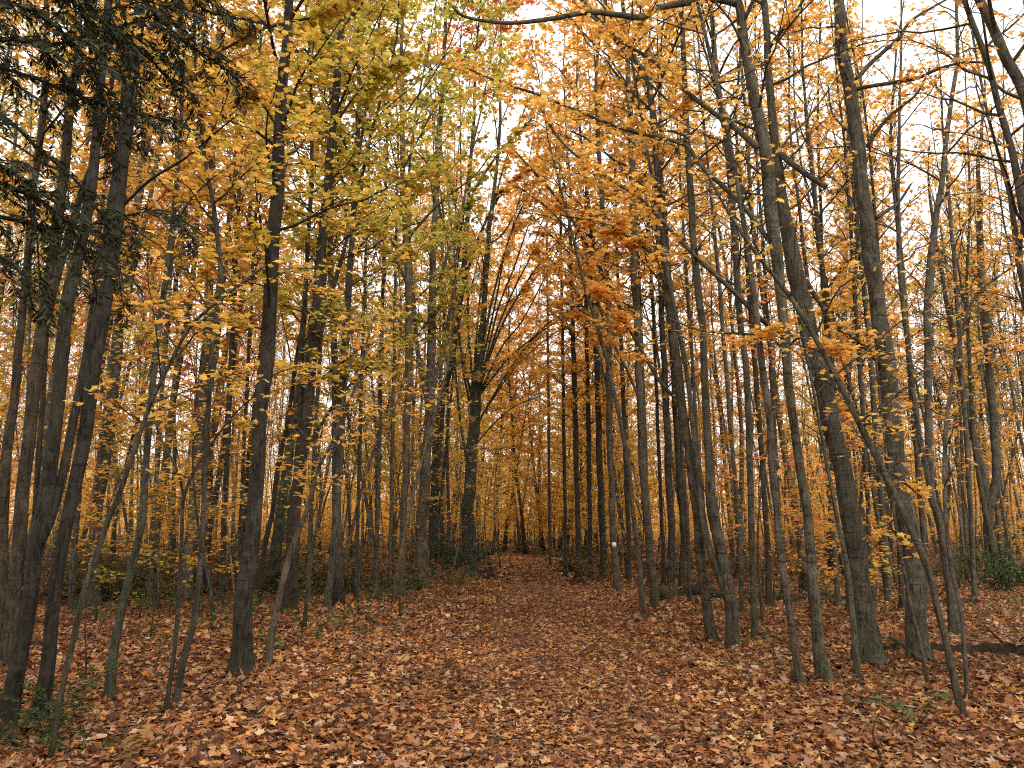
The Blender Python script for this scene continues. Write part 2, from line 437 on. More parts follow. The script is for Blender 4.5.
# leaf litter
def scatter(n, y0, y1, spread, power=1.0):
    y = y0 + (y1 - y0) * RNG.uniform(0, 1, n) ** power
    x = RNG.uniform(-1, 1, n) * (spread[0] + spread[1] * y)
    return x, y
litter, tlitter = Geo(), Geo()
for (n, y0, y1, size, tm) in ((112000, 3.8, 13, .08, LITTER), (96000, 12.5, 24, .09, LITTER[:9]), (115000, 23, 46, .15, KITE), (50000, 45, 80, .22, KITE)):
    x, y = scatter(n, y0, y1, (1.8, .70), .8)
    d = np.abs(x - trail_x(y)) + RNG.normal(0, .35, n)
    on = d < 1.35
    side = ~on
    z = terrain(x, y)
    zz = z + RNG.uniform(.004, .075, n)
    P = np.stack([x, y, zz], -1)
    leaves(litter, P[side], size, .42, tm)
    P[:, 2] = z + RNG.uniform(.012, .04, n)
    leaves(tlitter, P[on], size * .82, .38, tm)
    # some of the side leaves drift over the trail
    k = on & (RNG.uniform(0, 1, n) < .18)
    Q = P[k].copy(); Q[:, 0] += RNG.normal(0, .3, len(Q)); Q[:, 2] += .012
    leaves(litter, Q, size * .9, .3, tm)
    if tm is not KITE:      # small crushed bits on the trail
        m2 = int(on.sum() * 1.2); xx = RNG.uniform(-1.5, 1.5, m2); yy = RNG.choice(y[on], m2) + RNG.normal(0, .3, m2); xx = xx + trail_x(yy)
        leaves(tlitter, np.stack([xx, yy, terrain(xx, yy) + RNG.uniform(.015, .04, m2)], -1), size * .45, .4, KITE)
# loose twigs in the litter
tw = Geo()
x, y = scatter(900, 5, 30, (1.5, .65))
P = sprout(np.stack([x, y, terrain(x, y) + .045], -1), RNG.uniform(0, 6.28, 900), np.full(900, .03), np.full(900, .0), RNG.uniform(.12, .75, 900), n=5, wob=.16)
P[:, :, 2] = np.maximum(P[:, :, 2], terrain(P[:, :, 0], P[:, :, 1]) + .02)
tubes(tw, P, RNG.uniform(.002, .008, 900)[:, None] * np.linspace(1, .5, 5)[None], k=4)
o = tw.build('twig_litter', M_LOG, None); o['shade'] = 1.0
tag(o, 'small broken twigs scattered among the fallen leaves', 'twigs', kind='stuff')

HEROES_DONE = []; BANKS = []
# ------------------------------------------------------------------ trees that the photograph shows one by one
def trace(px, Y0, lean, per=5):
    pr = [on_plane(x, y, w * (.80 if w > 8 else .9), Y0, lean) for x, y, w in px]
    P = catmull([p for p, r in pr], per)
    R = np.interp(np.linspace(0, 1, len(P)), np.linspace(0, 1, len(pr)), [r for p, r in pr])
    z = P[:, 2]; ph = RNG.uniform(0, 6.28, 6)              # small crooks along the stem
    k = R * .2 * np.clip((z - z[0]) / .6, 0, 1)
    P[:, 0] += k * (np.sin(z * 3.1 + ph[0]) * .6 + np.sin(z * 6.3 + ph[1]) * .4)
    P[:, 1] += R * .3 * (np.sin(z * 1.3 + ph[2]) + .5 * np.sin(z * 3.7 + ph[3])) * np.clip((z - z[0]) / .6, 0, 1)
    return P, R

def extend(P, R, top, rng, toward=None):
    """carry a stem on from where the picture's edge cuts it up to its real height"""
    pts, rad = [P[-1]], [R[-1]]
    d = unit(P[-1] - P[-4]); p = P[-1].copy()
    n = max(2, int((top - p[2]) / .7))
    if top - p[2] < .5: return P, R
    for i in range(n):
        d = unit(d * .86 + np.array([0, 0, .14]) + rng.normal(0, .05, 3)); p = p + d * .72
        pts.append(p.copy()); rad.append(R[-1] + (min(.012, R[-1] * .5) - R[-1]) * (i + 1) / n)
    return np.concatenate([P, pts[1:]]), np.r_[R, rad[1:]]

def hero(label, px, forks=(), limbs=(), top=None, name='maple_tree', cat='tree', tint=.4, shade=1.0, lean=None, base=None, seed=0,
         nb=26, lo=4.5, Lmax=2.4, n=2600, leaf=.072, twigs=6, sides=12, bare=0., group=None, el=(.6, 1.05), blaze=None, flare=.32, tmpl=None, subtw=0):
    rng = np.random.default_rng(seed + 100)
    right = px[0][0] > 560; g0 = ground_hit(*px[0][:2])
    px = [(px[0][0], px[0][1] + (7 if px[0][1] > 620 else 3), px[0][2])] + list(px[1:])
    n = int(n * ((.26 if right else .95) if g0[1] < 19 else (.5 if right else .62))); nb = int(nb * 1.3); tint = tint - .05 if right else tint
    shade = .35 + .8 * (shade - .35)
    g = ground_hit(*(base or px[0][:2]))
    lean = rng.uniform(-.03, .05) if lean is None else lean
    Y0 = g[1] - lean * g[2]
    P, R = trace(px, Y0, lean)
    if base is not None: pass
    # root flare, and a foot in the soil
    dz = np.clip(P[:, 2] - g[2], 0, None)
    P = np.concatenate([[P[0] - [0, 0, .2]], P]); R = np.r_[R[0] * 1.1, R * (1 + .4 * flare * np.exp(-dz / .25))]; roots = np.r_[1., np.exp(-dz / .13)] * flare * 1.9
    if top: P, R = extend(P, R, top, rng)
    roots = np.r_[roots, np.zeros(len(P) - len(roots))]
    stems = [(P, R)]
    for f in forks:
        fp, fl, ftop = f['px'], f.get('lean'), f.get('top')
        i = np.argmin(np.abs(P[:, 2] - on_plane(fp[0][0], fp[0][1], 1, Y0, lean)[0][2]))
        l2 = fl if fl is not None else rng.uniform(-.12, .16)
        y2 = P[i, 1] - l2 * P[i, 2]
        FP, FR = trace(fp, y2, l2)
        if ftop: FP, FR = extend(FP, FR, ftop, rng)
        stems.append((FP, FR))
    LM = []
    for l in limbs:
        lp, ln = l['px'], l.get('n', 0)
        i = np.argmin(np.abs(P[:, 2] - on_plane(lp[0][0], lp[0][1], 1, Y0, lean)[0][2]))
        a = l.get('dy', rng.uniform(-.25, .25))          # how the limb comes forward or goes back along its length
        pr = []
        for j, (x, y, w) in enumerate(lp):
            p, r = on_plane(x, y, w * (1.25 if px[0][0] > 640 else 1.0), P[i, 1] + a * j / max(1, len(lp) - 1) * 2, 0)
            pr.append((p, r))
        LP = catmull([p for p, r in pr], 5); LR = np.interp(np.linspace(0, 1, len(LP)), np.linspace(0, 1, len(pr)), [r for p, r in pr])
        LM.append((LP, LR, ln))
    org = np.array([g[0], g[1], g[2]])
    wood, crown = grow(stems, rng, nb=nb, crown_lo=lo, Lmax=Lmax, leaves_n=n, leaf=leaf, twigs=twigs, sides=sides, limbs=LM, bare=bare, el=el,
                       tmpl=tmpl or (MAPLE if g[1] < 19 else KITE), lump=.035, subtw=subtw, roots=roots)
    root = empty(name, org)
    finish_tree(root, wood, crown, tint, shade, org, tname='stem' if cat == 'sapling' else 'trunk')
    tag(root, label, cat, group)
    if blaze:
        x, y = blaze
        p, r = on_plane(x, y, 7, Y0, lean)
        i = np.argmin(np.abs(P[:, 2] - p[2])); c = P[i]; rr = R[i] * 1.1 + .004
        a = np.linspace(-2.15, -1.0, 7); z = np.array([-.06, .06])
        v = np.array([[c[0] + rr * math.cos(t), c[1] + rr * math.sin(t), p[2] + q] for q in z for t in a])
        v2 = v.copy(); v2[:, 0] = c[0] + (v[:, 0] - c[0]) * .8; v2[:, 1] = c[1] + (v[:, 1] - c[1]) * .8
        bg_ = Geo(); f = np.array([(i, i + 1, i + 8, i + 7) for i in range(6)])
        rim = []
        loop = list(range(7)) + [13, 12, 11, 10, 9, 8, 7]
        for k in range(14): a_, b_ = loop[k], loop[(k + 1) % 14]; rim.append((a_, a_ + 14, b_ + 14, b_))
        bg_.add(np.concatenate([v, v2]), [f, np.array(rim)])
        m, nt_, out_ = new_mat('white_paint')
        bs = node(nt_, 'ShaderNodeBsdfPrincipled', ins={'Base Color': (.52, .52, .49, 1), 'Roughness': .6}); nt_.links.new(bs.outputs[0], out_.inputs[0])
        bo = bg_.build('trail_blaze', m, root, True, org); bo['label'] = 'small white painted trail mark'
    BANKS.append((org, R[2])); HEROES_DONE.append((org[0], org[1]))
    return root

SP = 'maple_sapling'
# --- left of the trail; evergreen shade is put into the leftmost trunks' bark tone
hero('slim mossy tree furthest out at the left edge behind the leaning pair', [(-4, 655, 13), (2, 560, 12), (8, 456, 11), (15, 390, 10), (21, 330, 9), (30, 220, 8), (40, 140, 7), (48, 60, 6)], top=15, tint=.5, shade=.5, seed=1, n=2200)
hero('straight grey tree standing behind the leaning dark trunks at the left edge', [(5, 668, 17), (12, 600, 16), (19, 545, 16), (25, 490, 16), (32, 410, 15), (40, 345, 15), (48, 290, 14), (55, 235, 13), (64, 165, 11), (74, 80, 9)], top=17, tint=.45, shade=.55, seed=2,
     forks=[dict(px=[(40, 345, 9), (60, 270, 8), (80, 200, 7), (97, 150, 6), (112, 80, 5)], top=14)])
hero('thick dark trunk leaning over from the bottom left corner, nearest to the camera there', [(6, 727, 22), (20, 652, 19), (31, 595, 18), (40, 540, 17), (47, 500, 17), (54, 440, 16), (61, 356, 15), (70, 289, 15), (77, 256, 14), (88, 200, 13), (98, 120, 11), (106, 40, 9)], top=16, shade=.34, tint=.35, seed=3, n=1500, lo=5.5,
     forks=[dict(px=[(40, 545, 11), (55, 505, 11), (72, 430, 10), (86, 360, 10), (96, 300, 9), (108, 220, 8), (120, 140, 7)], top=13, lean=.14)])
hero('dark leaning trunk with ferny green seedling at its foot near the bottom left corner', [(38, 728, 20), (46, 670, 17), (55, 590, 16), (63, 540, 15), (72, 495, 15), (85, 423, 16), (97, 356, 18), (110, 270, 20), (117, 200, 19), (126, 134, 17), (132, 84, 14), (138, 20, 12)], top=18, shade=.3, tint=.3, seed=4, n=1800, lo=5,
     limbs=[dict(px=[(124, 205, 3), (150, 180, 3), (187, 157, 2.5), (214, 134, 2), (236, 116, 1.5)], n=60)])
hero('thin grey sapling bending right with one long bare diagonal branch', [(50, 758, 5), (62, 690, 6), (72, 646, 6.5), (84, 595, 6.5), (97, 555, 6.5), (110, 515, 6), (118, 498, 6), (134, 453, 5), (150, 406, 4.5), (174, 356, 4), (194, 323, 3.5), (234, 289, 3), (266, 265, 2)], name=SP, cat='sapling', lo=2.2, nb=10, Lmax=1.0, n=240, seed=5, shade=.8, tint=.4, sides=7)
hero('pale patchy trunk rising behind the bent grey sapling, foot hidden in low brush', [(94, 606, 17), (95, 552, 15), (100, 490, 15), (108, 423, 14), (116, 356, 14), (124, 290, 12), (134, 220, 10), (146, 140, 8), (156, 60, 7)], top=20, seed=6, shade=1.1, tint=.55, n=3500, leaf=.13,
     forks=[dict(px=[(118, 340, 6), (135, 260, 6), (150, 200, 5), (165, 110, 4)], top=17)])
hero('slim curving grey tree with a crooked foot left of the twin saplings', [(109, 700, 11), (113, 656, 11), (122, 609, 10), (132, 569, 9), (140, 532, 9), (144, 500, 8), (148, 443, 7.5), (154, 373, 7), (160, 316, 6.5), (168, 260, 6), (175, 200, 5), (180, 134, 4), (184, 60, 3)], top=11, lo=4, seed=7, shade=.8, tint=.4, n=1800, Lmax=1.8)
hero('blackish thin sapling forking into two bare arms halfway up', [(165, 709, 4.5), (174, 652, 4.5), (179, 595, 4.5), (182, 540, 4), (184, 497, 4), (200, 460, 3), (217, 436, 2.5), (234, 414, 2), (262, 390, 1.3)], name=SP, cat='sapling', lo=2.0, nb=6, Lmax=.8, n=160, seed=8, shade=.45, tint=.38, sides=7,
     limbs=[dict(px=[(184, 497, 2.8), (177, 470, 2.5), (160, 436, 2), (152, 406, 1.5), (150, 380, 1)], n=30)])
hero('slim dark knobbly tree close beside the forking black sapling', [(174, 705, 7), (184, 659, 7.5), (194, 622, 7), (200, 569, 6.5), (203, 512, 6), (203, 480, 6), (207, 443, 6), (211, 366, 5.5), (215, 323, 5), (221, 289, 5), (216, 220, 5), (205, 160, 4), (196, 90, 3)], top=10, lo=4, nb=16, n=1500, Lmax=1.6, seed=9, shade=.6, tint=.36)
hero('pale double trunk standing straight behind the slim knobbly tree', [(187, 600, 14), (190, 555, 13), (194, 503, 13), (200, 423, 12), (206, 356, 11), (209, 290, 10), (211, 220, 8), (213, 140, 7)], top=21, seed=10, shade=1.15, tint=.42, n=4200, leaf=.13,
     forks=[dict(px=[(198, 450, 8), (213, 370, 7), (222, 290, 6), (232, 200, 5)], top=18)])
hero('thick straight dark trunk standing alone at the edge of the trail, mossy foot', [(241, 672, 28), (243, 640, 23), (247, 590, 22), (252, 525, 20), (258, 450, 18.5), (263, 390, 18), (268, 330, 17.5), (272, 280, 17), (276, 215, 15.5), (279, 140, 14.5), (284, 70, 13), (289, 0, 11)], top=17, seed=11, shade=.36, tint=.26, n=5200, lo=3.6, Lmax=2.6, nb=38, leaf=.085, subtw=1,
     limbs=[dict(px=[(285, 24, 3.5), (265, 28, 3.2), (247, 37, 3), (214, 55, 2.5), (190, 72, 1.5)], n=260, dy=-.3), dict(px=[(286, 22, 3), (310, 18, 2.5), (334, 9, 2), (370, -4, 1.5)], n=300), dict(px=[(279, 130, 2.5), (255, 95, 2.2), (225, 80, 1.6), (200, 78, 1)], n=350, dy=-.4),
            dict(px=[(264, 380, 1.6), (280, 372, 1.4), (300, 366, 1)], n=60), dict(px=[(270, 255, 1.8), (240, 250, 1.4), (215, 258, 1)], n=120)])
hero('stout dark trunk forking low with a mossy foot, behind the lone straight trunk', [(288, 614, 19), (291, 579, 17), (293, 520, 16), (297, 490, 16), (302, 450, 15), (310, 390, 14), (315, 323, 13), (320, 265, 12), (328, 180, 10), (336, 95, 8), (342, 20, 7)], top=20, seed=12, shade=.36, tint=.19, n=7000, lo=4, nb=40, Lmax=3.2, leaf=.092, subtw=1,
     forks=[dict(px=[(296, 492, 7), (300, 420, 6.5), (302, 340, 6), (308, 250, 5), (312, 150, 4)], top=16), dict(px=[(312, 370, 5), (330, 300, 5), (352, 220, 4), (372, 130, 3)], top=17)],
     limbs=[dict(px=[(303, 452, 4), (318, 430, 3.6), (340, 396, 3.2), (369, 366, 2.6), (381, 350, 2.2), (408, 334, 1.5)], n=260, dy=.4), dict(px=[(309, 395, 3), (322, 378, 2.6), (348, 358, 2), (380, 330, 1.2)], n=160), dict(px=[(332, 130, 2.5), (360, 90, 2), (400, 60, 1.4)], n=350)])
hero('thin pale leaning tree crossing in front of the stout forked trunk', [(267, 662, 9), (271, 640, 8), (278, 605, 7.5), (287, 565, 6.5), (297, 535, 6), (307, 510, 5), (318, 470, 4), (331, 445, 3.5), (345, 415, 3), (360, 370, 2.2), (372, 320, 1.5)], name=SP, cat='sapling', lo=2.0, nb=12, Lmax=1.2, n=420, seed=13, shade=1.0, tint=.42, sides=8)
hero('thin dark stem squeezed between the lone straight trunk and the stout forked trunk', [(258, 606, 5), (266, 540, 5.5), (272, 512, 5), (277, 473, 5), (287, 423, 5), (299, 345, 4.5), (306, 290, 4), (310, 210, 3.5), (320, 130, 3)], top=12, lo=5, nb=14, n=1800, seed=14, shade=.4, tint=.33, leaf=.11)
hero('slender straight dark tree rising from brown brush left of the slim pale one', [(326, 613, 10), (331, 570, 9), (335, 529, 8.5), (338, 490, 8), (341, 430, 8), (345, 350, 7.5), (350, 270, 7), (355, 180, 6), (360, 90, 5)], top=18, seed=15, shade=.75, tint=.22, n=4800, lo=4, Lmax=2.5, leaf=.125, nb=34)
hero('slim pale tree first in line before the mossy trio beside the trail', [(401, 594, 8.5), (402, 560, 8), (404, 512, 8), (406, 460, 8), (408, 400, 8.5), (409, 340, 9), (408, 275, 8), (404, 200, 7), (402, 120, 5)], top=22, seed=16, shade=1.05, tint=.17, n=5200, lo=5, Lmax=3.8, leaf=.13, el=(.85, 1.2), nb=34,
     limbs=[dict(px=[(407, 395, 2.5), (395, 375, 2), (370, 362, 1.5)], n=200)])
hero('pale grey tree with green moss at its foot beside the almost black tree', [(420, 584, 17), (421, 555, 15), (423, 512, 14), (427, 450, 13), (430, 396, 12), (432, 323, 10), (433, 256, 8.5), (437, 180, 7), (441, 100, 5)], top=24, seed=17, shade=1.0, tint=.14, n=6500, lo=6, Lmax=3.8, leaf=.14, el=(.85, 1.2), nb=36,
     forks=[dict(px=[(429, 410, 6), (417, 345, 5), (411, 270, 4), (408, 190, 3)], top=20), dict(px=[(430, 400, 6), (447, 330, 5), (456, 270, 4), (464, 200, 3)], top=21)],
     limbs=[dict(px=[(432,310,3.6),(456,230,3.2),(490,165,2.6),(532,118,1.6)], n=420, dy=0)])
hero('almost black tree, right half of the twin pair by the trail', [(434, 577, 12), (433, 545, 11), (434, 503, 11), (438, 430, 11), (444, 390, 9), (452, 356, 8), (459, 306, 7), (466, 240, 5), (470, 170, 4)], top=27, seed=18, shade=.45, tint=.82, n=7000, lo=16.5, Lmax=3.8, leaf=.14, el=(.85, 1.2), nb=30,
     limbs=[dict(px=[(458,315,3.4),(474,250,3),(500,195,2.4),(530,165,1.6)], n=350, dy=0)])
hero('big dark tree fanning into a vase of many steep limbs beside the trail', [(470, 577, 22), (469, 545, 18), (468, 512, 16), (470, 480, 15), (473, 440, 14), (476, 396, 13), (481, 345, 8), (485, 290, 6), (489, 230, 5)], top=23, seed=19, shade=.75, tint=.42, n=8000, lo=5, Lmax=3.8, leaf=.14, nb=52, el=(.8, 1.2),
     forks=[dict(px=[(475, 415, 2.9), (483, 360, 2.4), (494, 310, 2.2), (503, 262, 1.7)], top=21), dict(px=[(474, 420, 2.9), (463, 370, 2.4), (458, 310, 2.2), (455, 260, 1.7)], top=20), dict(px=[(476, 405, 2.9), (492, 345, 2.3), (509, 300, 2), (528, 262, 1.6)], top=19), dict(px=[(476, 400, 2.6), (505, 362, 2.2), (530, 340, 1.7), (556, 322, 1.2)], lean=-.1), dict(px=[(475, 405, 3.1), (469, 340, 2.7), (467, 273, 2.2), (462, 200, 1.8)], top=22), dict(px=[(475, 410, 3.1), (457, 330, 2.7), (449, 256, 2.2), (440, 190, 1.4)], top=20),
            dict(px=[(476, 410, 3.1), (488, 350, 2.2), (499, 306, 2), (516, 262, 1.8), (535, 205, 1.4)], top=19), dict(px=[(477, 400, 2.7), (500, 350, 2), (522, 321, 1.8), (540, 287, 1.4), (565, 235, 1.2)], top=17),
            dict(px=[(474, 430, 2.2), (492, 400, 1.8), (515, 368, 1.4), (545, 340, 1.2), (575, 322, 1.2)], lean=.2), dict(px=[(473, 448, 1.8), (490, 428, 1.4), (512, 408, 1.2), (540, 396, 1.2)]), dict(px=[(470, 478, 3.1), (460, 420, 2.7), (455, 360, 2.2), (452, 300, 1.8)], top=21)],
     limbs=[dict(px=[(476,396,2.7),(500,330,2.3),(528,280,2),(560,238,1.6),(596,205,1.1)], n=420, dy=0), dict(px=[(474,430,2.4),(508,372,2),(545,326,1.6),(588,300,1)], n=315, dy=0.3), dict(px=[(477,380,2.7),(492,300,2.3),(514,225,2),(546,165,1.6),(580,122,1.1)], n=489, dy=-0.2), dict(px=[(472,400,2.7),(482,280,2.3),(500,180,2),(528,100,1.4)], n=420, dy=0.2)])
# --- right of the trail
hero('slim tree bearing a small white painted trail mark at eye height', [(618, 591, 8.5), (615, 560, 8), (613, 520, 7.5), (611, 480, 7), (609, 390, 7), (609, 323, 6.5), (606, 256, 6), (600, 170, 5), (596, 90, 4)], top=20, seed=20, shade=.85, tint=.52, n=8000, lo=7, Lmax=3.4, leaf=.13, blaze=(616.5, 545),
     limbs=[dict(px=[(609,395,3),(590,325,2.6),(565,275,2.2),(532,244,1.4)], n=244, dy=0), dict(px=[(608,335,2.8),(585,262,2.5),(556,216,2),(518,186,1.4)], n=244, dy=0.3)])
hero('slender tree bowing left over the trail beside the one with a white mark', [(643, 610, 6), (640, 575, 5.5), (637, 540, 5.5), (633, 512, 5), (630, 480, 5), (622, 430, 4.5), (609, 370, 4.5), (596, 323, 4), (582, 276, 3.5), (570, 225, 3), (556, 170, 2)], top=13, seed=21, shade=.85, tint=.52, n=2200, lo=4.5, Lmax=1.8, leaf=.12)
hero('dark straight pole of a tree right behind the slender bowing one', [(656, 606, 11), (651, 560, 10), (647, 520, 10), (644, 490, 9.5), (641, 423, 9.5), (638, 340, 9), (634, 273, 8.5), (633, 200, 7.5), (630, 120, 6), (626, 40, 5)], top=20, seed=22, shade=.8, tint=.55, n=6500, lo=6, Lmax=3.2, leaf=.125,
     limbs=[dict(px=[(638,345,3.4),(602,272,3),(562,205,2.4),(516,152,1.5)], n=294, dy=0), dict(px=[(640,400,2.6),(618,352,2.2),(592,318,1.8),(560,300,1.2)], n=170, dy=0)])
hero('dark curved trunk, left stem of the crooked clump with a gap between two feet', [(713, 640, 14), (708, 612, 13), (703, 579, 12), (699, 540, 12), (696, 512, 11.5), (690, 460, 11), (682, 400, 10), (674, 340, 10), (666, 280, 9), (662, 230, 8.5), (659, 180, 8), (652, 110, 7), (643, 70, 6), (600, 22, 5)], top=15, seed=23, shade=.75, tint=.55, n=2600, lo=5, Lmax=2.4, leaf=.085,
     limbs=[dict(px=[(672, 395, 3), (656, 376, 3), (636, 340, 2.5), (620, 317, 2), (600, 290, 1.5)], n=420), dict(px=[(664, 262, 3), (640, 245, 2.6), (608, 225, 2), (560, 215, 1.4)], n=460)])
hero('twisted dark trunk, right stem of the crooked clump with a ragged hole', [(734, 643, 15), (729, 600, 15), (722, 560, 14), (716, 525, 13), (711, 495, 12), (707, 423, 10), (704, 356, 9), (698, 290, 9), (694, 247, 8.5), (689, 167, 7), (684, 67, 6), (681, 0, 5)], top=16, seed=24, shade=.8, tint=.52, n=2800, lo=5, Lmax=2.4, leaf=.085,
     forks=[dict(px=[(727, 600, 9), (717, 570, 9), (709, 548, 8), (703, 520, 8), (700, 480, 7), (694, 430, 6), (686, 370, 5)], top=11, lean=.1)])
hero('slim mottled tree standing alone between the crooked clump and the pale pair', [(755, 632, 7.5), (754, 595, 7), (753, 555, 7), (751, 512, 7), (750, 470, 7), (748, 410, 7), (744, 350, 7), (738, 290, 7.5), (733, 210, 7.5), (726, 140, 7), (716, 70, 6), (711, 0, 5)], top=15, seed=25, shade=.9, tint=.5, n=2600, lo=5, Lmax=2.2, leaf=.085)
hero('slim grey trunk bent like a bow, left one of the pale pair in the leaves', [(800, 682, 10), (796, 656, 9), (789, 612, 9), (782, 562, 9), (777, 512, 8.5), (773, 480, 8), (767, 400, 8), (758, 325, 7), (748, 250, 6), (737, 180, 5)], top=11, seed=26, shade=1.0, tint=.5, n=1300, lo=5, Lmax=1.6)
hero('smooth pale trunk with a dark scar at knee height, right one of the pale pair', [(827, 680, 18), (819, 646, 14), (814, 595, 12.5), (809, 545, 12), (806, 512, 12), (802, 480, 11.5), (796, 440, 11), (790, 390, 11), (784, 323, 12), (778, 262, 14), (770, 200, 16), (762, 140, 15), (752, 84, 13), (739, 10, 11)], top=16, seed=27, shade=1.12, tint=.5, n=3000, lo=5.2, Lmax=2.4,
     limbs=[dict(px=[(785, 335, 4), (762, 320, 4), (732, 290, 3.8), (695, 256, 3.4), (660, 218, 3), (640, 198, 2.8), (609, 178, 2.5), (572, 152, 2.1), (549, 124, 1.8), (532, 88, 1.2)], n=420, dy=-.3),
            dict(px=[(758, 148, 5), (735, 128, 4.5), (715, 114, 4), (682, 88, 3.5), (655, 62, 3), (626, 44, 2.6), (596, 20, 2), (572, 2, 1.5)], n=420, dy=.3),
            dict(px=[(738, 4, 6), (715, -1, 6), (683, 3, 5.5), (659, 8, 5), (643, 17, 5), (619, 15, 4.5), (589, 12, 4.2), (556, 18, 3.8), (509, 23, 3), (466, 17, 2.4), (452, 6, 1.8)], n=70, dy=-.5),
            dict(px=[(776, 250, 4), (742, 205, 4), (700, 165, 3.6), (683, 144, 3.2), (626, 130, 2.8), (576, 110, 2.4), (536, 94, 2.1), (499, 82, 1.8), (462, 66, 1.4)], n=460, dy=.4),
            dict(px=[(786, 350, 2.5), (765, 336, 2.5), (742, 334, 2.4), (700, 330, 2), (668, 318, 1.5)], n=60), dict(px=[(790, 345, 2), (800, 338, 2), (820, 345, 1.6), (836, 352, 1)], n=190, dy=-.3), dict(px=[(784, 338, 2), (765, 334, 1.8), (750, 342, 1)], n=150, dy=-.3)])
hero('thickest trunk right of the trail, broad dark grey column leaning left', [(869, 660, 36), (865, 625, 30), (860, 585, 27), (855, 540, 26), (849, 510, 24), (842, 475, 23), (832, 430, 22), (822, 383, 21.5), (809, 330, 21), (800, 290, 20), (792, 254, 19), (786, 215, 16), (780, 184, 14), (773, 134, 11), (768, 60, 9), (764, 0, 7)], top=17, seed=28, shade=.8, tint=.5, n=3200, lo=5.5, Lmax=2.6, sides=16,
     limbs=[dict(px=[(774, 148, 5.5), (785, 158, 5.2), (796, 167, 5), (812, 178, 4.5), (826, 187, 4.5)], n=0, dy=-.2), dict(px=[(805, 280, 4), (820, 303, 4), (832, 320, 3.8), (856, 343, 3), (872, 352, 2)], n=90), dict(px=[(767, 50, 4), (790, 20, 3), (810, -10, 2)], n=120)])
hero('thin light stem hugging the front of the thickest trunk', [(858, 675, 8), (854, 629, 6), (849, 579, 5.5), (842, 539, 5), (836, 512, 4.5), (828, 470, 4), (818, 415, 3.5), (808, 360, 3), (800, 310, 2)], name=SP, cat='sapling', lo=2.2, nb=10, Lmax=.9, n=240, seed=29, shade=1.2, tint=.42, sides=8, flare=.3)
hero('tall smooth grey trunk with knots and curved limbs against white sky', [(921, 656, 27), (917, 615, 25), (915, 579, 24.5), (910, 530, 23.5), (897, 490, 23), (891, 430, 22), (887, 373, 20), (880, 315, 19), (872, 260, 18), (866, 215, 17.5), (860, 160, 17), (851, 105, 16), (843, 55, 14.5), (838, 0, 12)], top=18, seed=30, shade=1.05, tint=.58, n=1600, lo=6.5, Lmax=2.2, nb=14, sides=16,
     limbs=[dict(px=[(856, 80, 4.5), (868, 66, 4), (882, 53, 3.6), (899, 38, 3), (912, 20, 2.5), (949, -2, 1.6)], n=30), dict(px=[(851, 90, 3.5), (872, 86, 3), (896, 82, 3), (918, 78, 2.8), (936, 70, 2.4), (960, 63, 2), (985, 62, 1.5)], n=110, dy=-.3),
            dict(px=[(867, 147, 3.2), (878, 130, 3), (889, 117, 2.8), (905, 104, 2.3), (918, 92, 2), (930, 68, 1.4)], n=60), dict(px=[(877, 218, 3.4), (888, 210, 3), (899, 202, 2.4), (911, 184, 1.6)], n=0), dict(px=[(846, 130, 2), (832, 112, 1.6), (828, 85, 1.2)], n=0),
            dict(px=[(886, 372, 5), (868, 350, 4), (850, 335, 3), (838, 330, 2)], n=70, dy=-.4)])
hero('long slanting sapling crossing in front of the tall smooth grey trunk', [(964, 716, 8.5), (956, 689, 8), (948, 646, 7.5), (939, 612, 7.5), (929, 572, 7.5), (916, 540, 7), (899, 503, 7), (879, 463, 6.5), (859, 423, 6), (839, 383, 6), (816, 340, 5.5), (796, 306, 5), (776, 279, 4.5), (756, 254, 4), (730, 215, 3), (705, 170, 2)], name=SP, cat='sapling', lo=2.0, nb=14, Lmax=1.1, n=420, seed=31, shade=.85, tint=.45, sides=9, lean=.06,
     limbs=[dict(px=[(905, 515, 2), (890, 525, 1.6), (912, 555, 1.2)], n=26), dict(px=[(880, 465, 2), (900, 480, 1.5), (922, 497, 1)], n=40), dict(px=[(858, 425, 2), (880, 425, 1.5), (905, 432, 1)], n=40)])
hero('thinnest whip of a sapling leaning just left of the long slanting sapling', [(930, 688, 4), (921, 646, 4), (912, 612, 3.8), (904, 572, 3.5), (897, 532, 3.2), (890, 480, 3), (882, 420, 2.4), (876, 360, 2)], name=SP, cat='sapling', lo=1.5, nb=8, Lmax=.7, n=110, seed=32, shade=1.0, tint=.55, sides=6, flare=.2)
hero('grey tree with a swollen foot beside the dark fallen log', [(957, 631, 15), (952, 595, 12), (946, 562, 11), (940, 530, 10), (936, 512, 10), (931, 490, 9.5), (928, 423, 9), (929, 356, 8), (928, 300, 8), (932, 245, 7.5), (940, 190, 6), (948, 130, 5)], top=14, seed=33, shade=1.05, tint=.62, n=1900, lo=5, Lmax=2.0,
     forks=[dict(px=[(938, 520, 6), (920, 440, 6), (908, 350, 5.5), (900, 270, 5), (898, 190, 4)], top=12)])
hero('thin pale pole standing in front of the grey tree with the swollen foot', [(968, 700, 5), (964, 646, 4.8), (961, 612, 4.5), (952, 569, 4.5), (947, 532, 4.2), (944, 490, 4), (946, 430, 4), (952, 383, 3.5), (962, 330, 3.2), (976, 295, 3), (998, 277, 2.5), (1020, 262, 2)], name=SP, cat='sapling', lo=1.9, nb=14, Lmax=1.0, n=620, seed=34, shade=1.1, tint=.68, sides=7, flare=.2)
